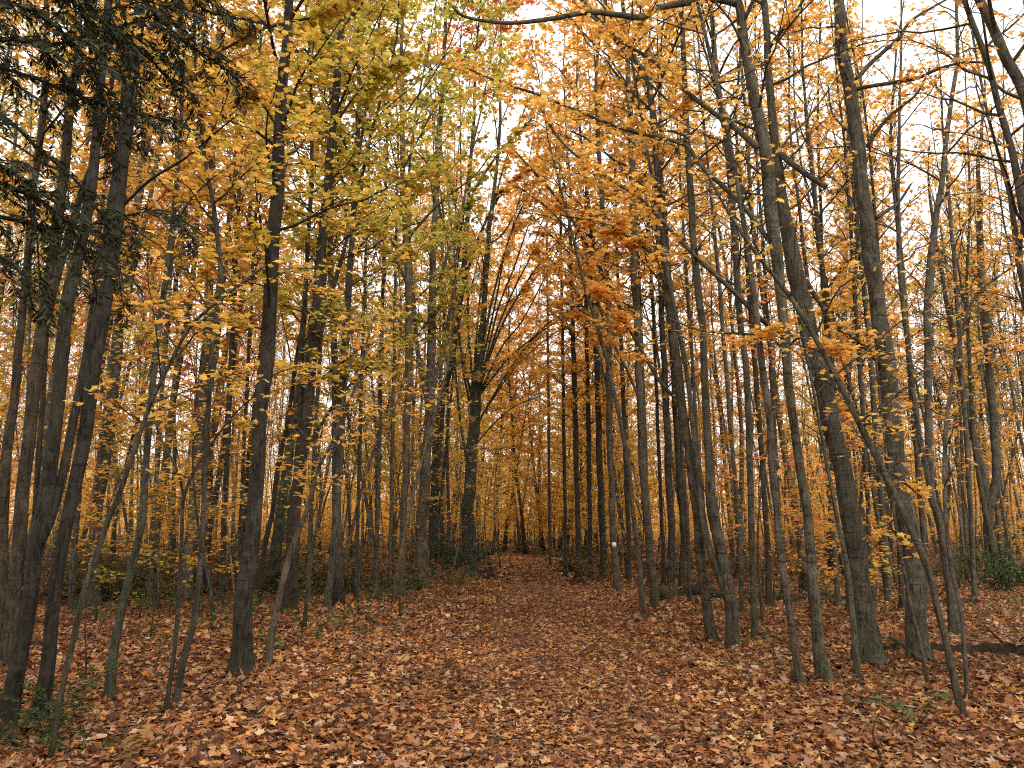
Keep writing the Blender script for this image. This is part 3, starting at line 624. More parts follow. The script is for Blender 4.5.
hero('straight twin grey trunk at the back near the green bushes', [(992, 577, 13), (990, 545, 12), (989, 512, 11), (996, 470, 10), (994, 420, 10), (988, 356, 9), (984, 306, 8), (981, 256, 7), (978, 180, 5)], top=19, seed=35, shade=.85, tint=.58, n=2600, lo=6, Lmax=2.6, leaf=.13,
     forks=[dict(px=[(991, 530, 8), (984, 480, 8), (974, 440, 7), (960, 370, 6), (950, 320, 5.5), (940, 265, 4.5), (930, 200, 3)], top=15)])
hero('leaning dark tree entering the top right corner, foot outside the view', [(1092, 690, 16), (1072, 560, 13), (1052, 400, 11), (1036, 290, 9), (1023, 214, 8), (1013, 160, 7.5), (999, 107, 7), (989, 67, 6.5), (976, 30, 6), (962, -8, 5)], top=14, seed=36, shade=.8, tint=.6, n=2600, lo=3.6, Lmax=2.2, nb=26)
hero('second leaning grey tree in the top right corner, thicker and further out', [(1130, 668, 20), (1100, 500, 18), (1070, 330, 16), (1045, 190, 14), (1024, 92, 13), (1007, 57, 12), (993, 27, 11), (977, -5, 10)], top=17, seed=37, shade=.95, tint=.6, n=3200, lo=3.6, Lmax=2.4, nb=30)
# a row of thin dark poles before the far end of the trail, right side
for i, (x, y, wd, dx, lab) in enumerate([(578, 579, 6, -6, 'first dark pole of the row near the end of the trail, beside a short log'), (590, 578, 5, -4, 'thin second pole of the dark row by the far end of the trail'),
        (602, 578, 7, -8, 'thickest pole of the dark row by the far end of the trail'), (628, 580, 5, -9, 'pole standing just behind the slim tree with a white mark'), (671, 590, 8, -10, 'dark tree beside the mossy log end, behind the straight pole'), (682, 588, 6, -14, 'slim tree just beyond the crooked clump, touching the mossy log')]):
    hero(lab, [(x, y, wd * 1.2), (x - .25 * dx * .3, 540, wd), (x + dx * .3, 460, wd), (x + dx * .6, 380, wd * .9), (x + dx, 300, wd * .8), (x + dx * 1.4, 220, wd * .6)], top=19, seed=40 + i, shade=.55, tint=.5, n=4500, lo=4.5, Lmax=3.0, leaf=.14, nb=28, sides=8)

# slim poles of the middle ground, alike on either side
for i, (x, y, wd, dx) in enumerate([(690, 603, 4, -22), (705, 598, 4, -20), (742, 612, 5, -26), (770, 606, 6, -24), (783, 600, 4, -20), (838, 606, 5, -34), (850, 612, 7, -30), (872, 600, 5, -20), (888, 603, 6, -28), (902, 610, 5, -24), (926, 604, 6, -26), (975, 600, 5, -22),
        (30, 622, 6, 24), (72, 612, 6, 26), (150, 606, 5, 22), (222, 604, 6, 14), (238, 600, 4, 16), (308, 602, 5, 18), (356, 598, 4, 10), (376, 593, 5, 8), (390, 588, 4, 6), (550, 566, 3, -3), (566, 575, 4, -5), (650, 590, 4, -12), (664, 586, 4, -14)]):
    s = 'right' if x > 512 else 'left'
    hero(f'slim bare pole in the middle ground {s} of the trail', [(x, y, wd * 1.2), (x + dx * .1, 545, wd), (x + dx * .4, 440, wd), (x + dx * .7, 340, wd * .9), (x + dx, 250, wd * .8), (x + dx * 1.35, 150, wd * .55)], name=SP, cat='sapling', group=f'slim bare poles {s} of the trail', top=15, seed=60 + i, shade=[.5, .75, 1.0][i % 3],
         tint=.42, n=900, lo=5, Lmax=1.7, leaf=.11, nb=26, sides=7, el=(.8, 1.2))

# ------------------------------------------------------------------ the wood around them: prototypes and copies
R2 = np.random.default_rng(77)
PROTO = []
for i, (h, r, lo, nb, n, Lm, lf, bare) in enumerate([
        (20, .105, 5.0, 58, 3700, 2.5, .13, .0), (18, .075, 3.5, 50, 2900, 2.0, .125, .0), (22, .13, 6.5, 64, 4000, 3.0, .13, .1),
        (16, .055, 2.8, 44, 2300, 1.7, .12, .0), (19, .085, 4.0, 56, 1900, 2.3, .12, .4), (21, .11, 5.5, 60, 3700, 2.7, .13, .0),
        (15, .05, 3.0, 42, 1900, 1.5, .12, .2), (20, .095, 6.0, 54, 900, 2.3, .12, .5), (13, .08, 1.6, 60, 5500, 3.0, .13, .0), (11, .06, 1.2, 50, 5500, 2.6, .13, .0), (18, .10, 6.0, 70, 8000, 4.3, .13, .0), (20, .11, 5.0, 70, 11000, 3.4, .13, .0)]):
    stems = [straight_stem(h, r, R2, lean=R2.uniform(.0, .09), crook=R2.uniform(.05, .25))]
    if i in (0, 2, 4, 5, 7):            # forked stems
        P, R = stems[0]; k = 5 + i % 3; az = R2.uniform(0, 6.28)
        for q in range(1 + (i in (2, 5))):
            a = az + q * 2.5; top = h * R2.uniform(.75, .95); zz = np.linspace(0, 1, 10)
            Q = P[k] + np.stack([np.cos(a) * 1.6 * zz ** .8, np.sin(a) * 1.6 * zz ** .8, (top - P[k, 2]) * zz], -1) + np.c_[np.sin(zz * 7 + q) * .06, np.cos(zz * 6) * .06, 0 * zz]
            stems.append((Q, R[k] * .7 * (1 - .8 * zz)))
    wood, crown = grow(stems, R2, nb=nb, crown_lo=lo, Lmax=Lm, leaves_n=int(n * (.68 if i < 8 else .9)), leaf=lf, tmpl=KITE, twigs=6, sides=9, bare=bare, el=(.6, 1.15), minr=.009)
    root = empty('maple_tree', (0, 0, 0))
    finish_tree(root, wood, crown, .4, .8)
    PROTO.append(root)
# positions
taken = [(x, y, .9) for x, y in HEROES_DONE]
def free(x, y, d):
    for a, b, c in taken:
        if (a - x) ** 2 + (b - y) ** 2 < max(d, c) ** 2: return False
    return True
def place(N, y0, y1, dmin, off, power=.6, spread=.68, tries=60):
    outp = []
    for _ in range(N * tries):
        if len(outp) >= N: break
        y = y0 + (y1 - y0) * R2.uniform() ** power
        x = R2.uniform(-1, 1) * (spread * y + 1.5)
        o = off if y < 50 else off * .55 if y < 55 else .2
        if x > .55 * y and y < 22: continue
        if abs(x - float(trail_x(y))) < o or not free(x, y, dmin): continue
        taken.append((x, y, dmin)); outp.append((x, y))
    return outp
def tone(x, y):
    """leaf tint by where the tree stands: yellow-green and gold on the left, orange in the middle and right, some rusty crowns"""
    if x < -.3 * y and y > 20 and R2.uniform() < .5: return float(R2.uniform(.55, .8))
    t = .30 + .012 * (x + 4) if x < 3 else .45
    if y > 34: t = .38  # far crowns tinted lighter and yellower to offset the dim light there
    t += R2.normal(0, .12)
    if R2.uniform() < (.06 if x < 0 else .03): t = R2.uniform(.7, .82)
    return float(np.clip(t, .12, .95))
def colour_word(t):
    return 'greenish' if t < .24 else 'golden' if t < .45 else 'orange' if t < .72 else 'rusty red'
used = set()
def put(protos, i, x, y, s, rz, tint, shade, label, cat, group, sink=.03):
    src = protos[i]
    o = src if id(src) not in used else copy_thing(src)
    used.add(id(src))
    if y < 24 and cat == 'tree': BANKS.append(((x, y), .11))
    o.location = (x, y, float(terrain(x, y)) - sink); o.rotation_euler = (R2.normal(0, .025), R2.normal(0, .025), rz); o.scale = (s, s, s * R2.uniform(.92, 1.1))
    for ch in o.children:
        if 'tint' in ch: ch['tint'] = tint
        if 'shade' in ch: ch['shade'] = shade
    tag(o, label, cat, group)
    return o
for x, y in place(34, 14.5, 24, 1.25, 3.3, 1.0) + place(184, 23, 60, 1.15, 2.9, .7):
    t = tone(x, y)
    side = 'left' if x < float(trail_x(y)) else 'right'
    deep = 'close behind the front trees' if y < 24 else 'in the middle of the wood' if y < 40 else 'deep in the wood'
    i = int(R2.choice(8, p=[.16, .17, .08, .2, .12, .09, .13, .05] if side == 'left' else [.02, .07, .01, .14, .28, .01, .22, .25]))
    put(PROTO, i, x, y, R2.uniform(.85, 1.15), R2.uniform(0, 6.28), t, R2.uniform(.6, 1.3),
        f'slender {colour_word(t)} maple {deep} {side} of the trail', 'tree', f'{colour_word(t)} trees {deep} {side} of the trail')

# full low crowned maples that close the view where the trail bends away
for x, y in [(-2.4, 38), (-3.4, 46), (5.2, 37), (-5.2, 36), (4.2, 44), (5.6, 43), (-1.2, 51), (4.6, 49.5), (7.2, 46.5), (.4, 57), (2.4, 60), (4.9, 58), (-3.2, 58), (-6.4, 50), (8.6, 55), (-6, 43), (3.4, 66), (.8, 67)]:
    if not free(x, y, .5): continue
    taken.append((x, y, .9)); t = float(np.clip(R2.normal(.37, .04), .28, .44))
    put(PROTO, int(R2.choice([8, 9])), x, y, R2.uniform(.9, 1.3), R2.uniform(0, 6.28), t, .55,
        f'low spreading {colour_word(t)} maple closing the far end of the trail', 'tree', f'low {colour_word(t)} maples at the far end of the trail')

for x, y in [(-3.3, 30.5), (-2.9, 34.6), (4.6, 36.2), (-2.0, 42.5), (5.2, 45.5), (-1.2, 47.5)]:
    if not free(x, y, .5): continue
    taken.append((x, y, .9)); t = float(np.clip(R2.normal(.46, .07), .33, .6))
    put(PROTO, 10, x, y, R2.uniform(.9, 1.1), R2.uniform(0, 6.28), t, .55,
        f'{colour_word(t)} maple whose wide crown arches over the trail', 'tree', f'{colour_word(t)} maples arching over the trail')
for x, y, i, s in [(.9, 52.5, 11, 1.1), (3.6, 55, 11, 1.15), (-.6, 58, 11, 1.2), (2.2, 60, 11, 1.3), (5.2, 51, 11, 1.0), (-2.4, 50, 11, 1.0), (-.9, 54.5, 9, 1.2)]:
    t = float(np.clip(R2.normal(.47, .03), .455, .6)); taken.append((x, y, .8))
    put(PROTO, i, x, y, s, R2.uniform(0, 6.28), t, .55, 'full orange maple standing where the trail bends out of sight', 'tree', 'full maples at the bend of the trail')
# far pines showing green through the gaps
for x, y in [(25.4, 46), (28.6, 48.5), (23.6, 52)]:
    wd, cr_ = Geo(), Geo(); P, R = straight_stem(19, .16, R2, crook=.03); tubes(wd, P, R, k=8)
    nbp = 60; z = R2.uniform(8, 18.5, nbp); S = np.stack([np.interp(z, P[:, 2], P[:, c]) for c in range(3)], -1)
    BP = sprout(S, R2.uniform(0, 6.28, nbp), np.full(nbp, .1), np.full(nbp, .35), (19.6 - z) * .32 + .5, n=6, rng=R2)
    tubes(wd, BP, np.full(nbp, .025)[:, None] * np.linspace(1, .3, 6)[None], k=4)
    k = R2.integers(0, nbp, 6500); p, d = lerp_path(BP[k], R2.uniform(.3, 1.05, len(k)))
    leaves(cr_, p + R2.normal(0, .16, p.shape), .13, .9, KITE, R2)
    root = empty('pine_tree', (x, y, float(terrain(x, y)) - .03)); finish_tree(root, wd, cr_, .35, .7, mat=M_GREEN)
    tag(root, ['tall pale green pine seen far off between the bare trunks', 'second pale green pine further out, behind the tall far one', 'pale green pine deepest of the far three'][[25.4, 28.6, 23.6].index(x)], 'tree')

SPROTO = []
for i, (h, r, nb, n, lf, Lm) in enumerate([(3.2, .016, 16, 420, .085, 1.1), (4.6, .022, 22, 700, .09, 1.4), (6.2, .03, 26, 950, .095, 1.6), (2.2, .011, 10, 240, .08, .9), (5.2, .024, 18, 420, .09, 1.5), (10.5, .042, 40, 420, .1, 1.3), (8.5, .034, 34, 330, .1, 1.2), (12, .05, 44, 600, .11, 1.4)]):
    P, R = straight_stem(h, r, R2, lean=R2.uniform(.05, .18), crook=.4)
    wood, crown = grow([(P, np.maximum(R, .004))], R2, nb=nb, crown_lo=h * .25, Lmax=Lm, leaves_n=n, leaf=lf, tmpl=MAPLE[:4], twigs=5, sides=6, el=(.15, .6) if i < 5 else (.7, 1.2), tilt=.3, minr=.004 if i < 5 else .007, lump=0)
    root = empty('maple_sapling', (0, 0, 0))
    finish_tree(root, wood, crown, .4, .8, tname='stem')
    SPROTO.append(root)
for x, y in place(22, 12, 20, .7, 3.4, 1.0) + place(112, 19, 62, .8, 2.5, .75):
    t = float(np.clip((.40 if x < 0 else .48) + R2.normal(0, .1), .15, .8))
    side = 'left' if x < float(trail_x(y)) else 'right'
    deep = 'between the front trees' if y < 20 else 'in the middle of the wood' if y < 40 else 'deep in the wood'
    i = int(R2.choice(5))
    put(SPROTO, i, x, y, R2.uniform(.8, 1.25), R2.uniform(0, 6.28), t, R2.uniform(.6, 1.1),
        f'thin {colour_word(t)} leaved sapling {deep} {side} of the trail', 'sapling', f'{colour_word(t)} saplings {deep} {side} of the trail')

for x, y in place(72, 13, 46, .6, 2.9, .8):
    t = float(np.clip((.38 if x < 0 else .48) + R2.normal(0, .1), .15, .8))
    side = 'left' if x < float(trail_x(y)) else 'right'
    deep = 'near the front' if y < 20 else 'mid wood' if y < 40 else 'deep in the wood'
    put(SPROTO, int(5 + R2.integers(0, 3)), x, y, R2.uniform(.85, 1.2), R2.uniform(0, 6.28), t, R2.uniform(.6, 1.25),
        f'tall thin pole with sparse {colour_word(t)} leaves {deep} {side} of the trail', 'sapling', f'tall thin {colour_word(t)} poles {deep} {side} of the trail')

for px, py, s, t, lab in [(222, 586, 1.2, .10, 'young yellow green sapling right behind the lone straight trunk'), (330, 584, 1.1, .12, 'young yellow green sapling behind the slender tree in the brush'), (152, 592, 1.0, .16, 'small yellow green sapling behind the slim curving grey tree'),
        (96, 640, .8, .14, 'small yellow green sapling between the leaning dark trunks'), (60, 600, 1.2, .2, 'leafy greenish sapling in the back behind the leaning dark trunks')]:
    g = ground_hit(px, py)
    put(SPROTO, 3, g[0], g[1], s, R2.uniform(0, 6.28), t, .7, lab, 'sapling', None)
# bright low saplings along both edges of the far trail
for k in range(60):
    y = R2.uniform(29, 66) if k < 46 else R2.uniform(50, 60); x = float(trail_x(y)) + R2.choice([-1, 1]) * (R2.uniform(1.7, 5.5) if y < 50 else R2.uniform(.3, 5) if k < 46 else R2.uniform(0, 1.6))
    t = float(np.clip(R2.normal(.36, .04), .26, .44))
    put(SPROTO, int(R2.integers(0, 3)), x, y, R2.uniform(.8, 1.35), R2.uniform(0, 6.28), t, .9, 'low bright golden sapling along the far stretch of the trail', 'sapling', 'low golden saplings along the far trail')

# low brush
BPROTO = []
for i, (h, ns, n, lf) in enumerate([(.9, 18, 1300, .06), (1.4, 22, 1600, .065), (.6, 18, 1000, .055)]):
    wood, crown = Geo(), Geo()
    S = np.c_[R2.normal(0, .18, (ns, 2)), np.full(ns, -.05)]
    L = R2.uniform(.6, 1.1, ns) * h
    BP = sprout(S, R2.uniform(0, 6.28, ns), R2.uniform(.6, 1.3, ns), R2.uniform(.2, 1.0, ns), L * 1.3, n=7, wob=.18, rng=R2)
    tubes(wood, BP, np.full(ns, .007)[:, None] * np.linspace(1, .3, 7)[None], k=4)
    TP, TR, TL = twig_set(BP, L * 1.3, np.full(ns, .005), 6, R2, lo=.2)
    tubes(wood, TP, TR, k=3)
    k = R2.choice(len(TP), n); p, d = lerp_path(TP[k], R2.uniform(.1, 1, n)); p = p + R2.normal(0, .025, p.shape)
    p[:, 2] = np.maximum(p[:, 2], .03)
    leaves(crown, p, lf, .6, KITE, R2)
    root = empty('shrub', (0, 0, 0))
    finish_tree(root, wood, crown, .5, .6, cname='foliage', mat=M_GREEN, tname='stem')
    BPROTO.append(root)
SPOTS = [  # pixel of the foot, size, tint, label
    (217, 592, 1.1, .9, 'pale green leafy bush behind the lone straight trunk'), (134, 596, 1.0, .75, 'low olive brush behind the slim curving grey tree'), (100, 604, .9, .7, 'low olive brush at the foot of the pale patchy trunk'),
    (318, 598, 1.1, .7, 'olive brush left of the slender tree in the brown undergrowth'), (350, 594, 1.0, .85, 'brownish brush between the stout forked trunk and the pale slim tree'), (372, 590, .8, .75, 'small brush just left of the slim pale tree by the trail'),
    (412, 592, .6, .25, 'fresh green clump at the foot of the pale mossy trunk'), (452, 577, 1.3, .35, 'bright green bush between the black tree and the vase shaped tree'), (327, 574, 1.5, .45, 'taller green bush in the back of the left undergrowth'),
    (1003, 592, 1.3, .3, 'spreading green bush in front of the twin grey trunk at the back'), (975, 586, 1.0, .4, 'smaller green bush left of the spreading one at the back'), (1020, 586, 1.2, .35, 'green bush cut by the picture edge at the back right'),
    (185, 598, .8, .8, 'dull brush between the pale double trunk and the curved tree'), (270, 590, .9, .85, 'dull brush right behind the lone straight trunk'), (575, 572, 2.2, .55, 'tall olive bush leaning over the far right edge of the trail'), (462, 570, 1.4, .45, 'green bush just past the vase shaped tree'), (600, 583, .7, .85, 'low tawny brush in front of the row of dark poles')]
for k, (px, py, s, t, lab) in enumerate(SPOTS):
    g = ground_hit(px, py)
    put(BPROTO, k % 3, g[0], g[1], s, R2.uniform(0, 6.28), t, .6, lab, 'shrub', None)
for x, y in place(110, 15, 33, .45, 2.3, .9):
    if x > 1 and y < 36 and R2.uniform() < .5: continue
    side = 'left' if x < float(trail_x(y)) else 'right'
    put(BPROTO, int(R2.integers(0, 3)), x, y, R2.uniform(.5, .95), R2.uniform(0, 6.28), R2.uniform(.7, 1.1), .6, f'low dull brush among the trunks {side} of the trail', 'shrub', f'low brush {side} of the trail')

for _ in range(46):
    px = R2.uniform(60, 400); py = R2.uniform(578, 612); g = ground_hit(px, py)
    if abs(g[0] - float(trail_x(g[1]))) < 2.3 or not free(g[0], g[1], .4): continue
    put(BPROTO, int(R2.integers(0, 3)), g[0], g[1], R2.uniform(.45, 1.0), R2.uniform(0, 6.28), R2.uniform(.3, .9), .6, 'low dull brush among the trunks left of the trail', 'shrub', 'low brush left of the trail')

# low herbs and sprigs through the litter, thicker on the left
gc, gs_ = Geo(), Geo()
n = 5200; px = np.where(R2.uniform(0, 1, n) < .72, R2.uniform(0, 410, n), R2.uniform(640, 1024, n)); py = 574 + R2.exponential(15, n)
k = (py < 690); px, py = px[k], py[k]
d = np.stack([(px - 512) / F, cP - (384 - py) / F * sP, sP + (384 - py) / F * cP], -1); tt = -EYE / d[:, 2]
gx, gy = d[:, 0] * tt, d[:, 1] * tt
clump = np.sin(gx * 1.1 + 2) * np.cos(gy * .8) + .5 * np.sin(gx * 2.7 + gy * 1.9)
k = (clump > -.1) & (np.abs(gx - trail_x(gy)) > 2.3) & (gy < 48); gx, gy = gx[k], gy[k]; n = len(gx)
BP = sprout(np.stack([gx, gy, terrain(gx, gy)], -1), R2.uniform(0, 6.28, n), R2.uniform(.7, 1.5, n), R2.uniform(.2, 1.1, n), R2.uniform(.12, .5, n), n=5, rng=R2)
tubes(gs_, BP, np.full(n, .004)[:, None] * np.linspace(1, .4, 5)[None], k=3)
k = np.repeat(np.arange(n), 10); p, d_ = lerp_path(BP[k], R2.uniform(.25, 1.05, len(k)))
leaves(gc, p + R2.normal(0, .04, p.shape), .055, .6, KITE, R2)
o = gc.build('ground_cover', M_GREEN, None, False); o['tint'] = .5
tag(o, 'low green and brown herbs growing through the leaf litter', 'ground cover', kind='stuff')
o = gs_.build('ground_cover_stems', M_BARK, None); o['shade'] = .7
tag(o, 'thin stems of the low herbs in the leaf litter', 'ground cover', kind='stuff')

# far wood behind everything, read as one mass
fw, fl = Geo(), Geo()
N = 640
yy = R2.uniform(0, 1, N) ** .7 * 75 + 61; xx = R2.uniform(-1, 1, N) * (.72 * yy + 6)
hh = R2.uniform(11, 21, N); z0 = terrain(xx, yy)
fr = np.linspace(0, 1, 6)
P = np.stack([xx[:, None] + R2.normal(0, .6, N)[:, None] * fr + R2.normal(0, .08, (N, 6)), yy[:, None] + 0 * fr, z0[:, None] - .1 + hh[:, None] * fr], -1)
tubes(fw, P, R2.uniform(.06, .17, N)[:, None] * np.linspace(1, .15, 6)[None], k=5)
cN = 9
S = np.repeat(P[:, 0], cN, 0); tz = R2.uniform(.3, .95, N * cN); S = S.copy(); S[:, 2] += np.repeat(hh, cN) * tz
BP = sprout(S, R2.uniform(0, 6.28, N * cN), np.full(N * cN, .8), np.full(N * cN, .6), R2.uniform(1.2, 3.2, N * cN), n=4, rng=R2)
tubes(fw, BP, np.full(N * cN, .03)[:, None] * np.linspace(1, .3, 4)[None], k=3)
k = R2.integers(0, N * cN, 140000); p, d = lerp_path(BP[k], R2.uniform(.2, 1.1, len(k))); p = p + R2.normal(0, .45, p.shape)
leaves(fl, p, .27, .6, KITE, R2)
M = 300000                          # understorey of the far wood
uy = R2.uniform(0, 1, 900) ** .8 * 70 + 60; ux = R2.uniform(-1, 1, 900) * (.72 * uy + 6); uh = R2.uniform(2, 9, 900)
k = R2.integers(0, 900, M)
p = np.stack([ux[k] + R2.normal(0, .8, M), uy[k] + R2.normal(0, .8, M), terrain(ux[k], uy[k]) + uh[k] * R2.uniform(.1, 1, M) ** .8], -1)
leaves(fl, p, .24, .6, KITE, R2)
# the same wood goes on unseen behind the camera, added to block low sky light
N = 170
yy = -8 - R2.uniform(0, 1, N) ** .8 * 45; xx = R2.uniform(-1, 1, N) * 42
k_ = (np.abs(xx) > 3) ; xx, yy = xx[k_], yy[k_]
for sx in (-1, 1):
    q = 26; xx = np.r_[xx, sx * R2.uniform(9, 30, q)]; yy = np.r_[yy, R2.uniform(-8, 5, q)]
N = len(xx); hh = R2.uniform(12, 20, N)
P = np.stack([xx[:, None] + R2.normal(0, .6, N)[:, None] * fr, yy[:, None] + 0 * fr, -.1 + hh[:, None] * fr], -1)
tubes(fw, P, R2.uniform(.06, .17, N)[:, None] * np.linspace(1, .15, 6)[None], k=6)
S = np.repeat(P[:, 0], cN, 0); S[:, 2] += np.repeat(hh, cN) * R2.uniform(.2, .95, N * cN)
BP = sprout(S, R2.uniform(0, 6.28, N * cN), np.full(N * cN, .8), np.full(N * cN, .6), R2.uniform(1.2, 3.4, N * cN), n=4, rng=R2)
tubes(fw, BP, np.full(N * cN, .03)[:, None] * np.linspace(1, .3, 4)[None], k=3)
k = R2.integers(0, N * cN, 90000); p, d = lerp_path(BP[k], R2.uniform(.2, 1.1, len(k))); p = p + R2.normal(0, .4, p.shape)
leaves(fl, p, .22, .6, KITE, R2)
o = fw.build('far_woods', M_BARK, None); o['shade'] = .75
tag(o, 'distant trunks closing the wood behind the last trees', 'far woods', kind='stuff')
o = fl.build('far_woods_foliage', M_LEAF, None, False); o['tint'] = .42
tag(o, 'distant orange and gold foliage closing the wood', 'far woods', kind='stuff')

# ------------------------------------------------------------------ hemlock boughs, logs, sticks, small plants
R3 = np.random.default_rng(99)
def needles(geo, TP, rng, step=.011, ln=.03, wd=.0032, droop=.25):
    """flat combs of needles along polylines TP (N,n,3)"""
    seg = np.linalg.norm(np.diff(TP, axis=1), axis=2).sum(1)
    idx = np.repeat(np.arange(len(TP)), np.maximum(4, (seg / step).astype(int)))
    t = rng.uniform(0, 1, len(idx)); p, d = lerp_path(TP[idx], t)
    side = rng.choice([-1., 1.], len(idx))
    lat = unit(np.cross(d, np.array([0, 0, 1.]) + rng.normal(0, .25, (len(idx), 3))))
    dirn = unit(lat * side[:, None] * .9 + d * .65 + np.array([0, 0, -1]) * droop * rng.uniform(0, 1.2, (len(idx), 1)) + rng.normal(0, .12, p.shape))
    L = ln * rng.uniform(.7, 1.2, len(idx)) * (1.05 - .5 * t)
    w = unit(np.cross(dirn, rng.normal(0, 1, p.shape))) * wd
    m = p + dirn * (L * .5)[:, None]; e = p + dirn * L[:, None]
    v = np.stack([p, m + w, e, m - w], 1)
    f = (np.arange(len(p)) * 4)[:, None] + np.arange(4)[None]
    geo.add(v, [f])
def path_px(px, Y):
    Y = np.linspace(Y[0], Y[1], len(px))
    pts = [on_plane(x, y, 1, yy, 0)[0] for (x, y), yy in zip(px, Y)]
    return catmull(pts, 4)
hem = empty('hemlock_tree', (-3.05, 3.3, float(terrain(-3.05, 3.3))))
tag(hem, 'dark evergreen at the left edge whose drooping needle boughs hang into view', 'tree')
org = np.array(hem.location)
P, R = straight_stem(11, .13, R3, lean=.01, crook=.05)
g = Geo(); tubes(g, P, R, k=12, lump=.03)
t = g.build('trunk', M_BARK, hem); t['shade'] = .5
tx = org[0]
BOUGHS = [([(-60, 70), (0, 40), (50, 45), (94, 33), (140, 20), (176, 2), (200, -14)], (3.2, 3.7), 26, .5), ([(-40, -70), (60, -40), (130, -12), (157, 17), (187, 43), (217, 63), (242, 84)], (3.3, 3.9), 26, .36),
          ([(-40, -150), (80, -90), (160, -40), (200, 6), (225, 16), (250, 20)], (3.4, 4.2), 22, .32), ([(-70, 205), (0, 217), (33, 224), (67, 229), (100, 222), (134, 214), (167, 211), (188, 232)], (3.2, 3.8), 22, .36),
          ([(-60, -10), (0, 0), (40, 15), (80, 50), (104, 95), (118, 140)], (3.1, 3.4), 24, .45), ([(-80, -60), (-20, 50), (40, 80), (90, 100), (130, 112), (168, 120)], (3.3, 3.9), 26, .42),
          ([(-90, 120), (-40, 150), (0, 165), (24, 185), (36, 230), (40, 290)], (3.1, 3.3), 20, .36), ([(-70, -90), (20, -40), (80, -5), (110, 30), (150, 60), (182, 92)], (3.3, 3.8), 26, .45),
          ([(-70, 130), (-10, 110), (40, 150), (84, 190), (112, 240), (122, 300)], (3.3, 3.6), 18, .30), ([(-90, 225), (-40, 240), (0, 256), (22, 276), (34, 310)], (3.05, 3.2), 16, .34), ([(-80, 170), (-30, 175), (20, 190), (60, 215), (84, 250), (96, 290)], (3.1, 3.4), 18, .30), ([(-60, -140), (0, -80), (40, -40), (70, 0), (100, 10), (150, 0)], (3.0, 3.4), 22, .5)]
for px, Y, nt_, L in BOUGHS:
    nt_ = int(nt_ * .56); L = L * 1.25
    A = path_px(px, Y)
    z = A[0, 2] - .15
    s0 = np.array([tx + float(np.interp(z - org[2], P[:, 2], P[:, 0])), org[1], z - .1])
    A = np.concatenate([catmull([s0, s0 + (A[0] - s0) * .55 + [0, 0, .06], A[0]], 3)[:-1], A])
    wd, nd = Geo(), Geo()
    rad = np.linspace(.013, .003, len(A)); tubes(wd, A, rad, k=6)
    BP = A[None, np.linspace(0, len(A) - 1, 12).round().astype(int)]
    idx = np.zeros(nt_, int); tt = np.linspace(.22, 1.0, nt_); s, d = lerp_path(np.repeat(BP, nt_, 0), tt)
    az = np.arctan2(d[:, 1], d[:, 0]) + np.where(np.arange(nt_) % 2, 1, -1) * R3.uniform(.6, 1.1, nt_)
    TL = L * (1.15 - .75 * tt) * R3.uniform(.7, 1.2, nt_)
    TP = sprout(s, az, np.full(nt_, -.1) + R3.normal(0, .15, nt_), R3.uniform(-1.3, -.5, nt_), TL, n=6, wob=.1, rng=R3)
    tubes(wd, TP, np.full(nt_, .003)[:, None] * np.linspace(1, .4, 6)[None], k=4)
    q = 4
    i2 = np.repeat(np.arange(nt_), q); t2 = np.tile(np.linspace(.12, .95, q), nt_); s2, d2 = lerp_path(TP[i2], t2)
    az2 = np.arctan2(d2[:, 1], d2[:, 0]) + np.where(np.arange(len(i2)) % 2, 1, -1) * R3.uniform(.7, 1.0, len(i2))
    el2 = np.arcsin(np.clip(d2[:, 2], -1, 1)) * .8
    TP2 = sprout(s2, az2, el2, el2 - .25, TL[i2] * .5 * (1.05 - .7 * t2), n=4, wob=.06, rng=R3)
    tubes(wd, TP2, np.full(len(i2), .0016)[:, None] * np.linspace(1, .5, 4)[None], k=3)
    needles(nd, TP, R3, step=.0065, ln=.066, wd=.0046, droop=.5)
    needles(nd, TP2, R3, step=.0075, ln=.052, wd=.0044, droop=.45)
    needles(nd, BP, R3, step=.006, ln=.055, wd=.0044)
    b = wd.build('bough', M_BARK, hem, True, org); b['shade'] = .4
    n_ = nd.build('needles', M_NEEDLE, b, False, org); n_['tint'] = float(R3.uniform(.1, .7))

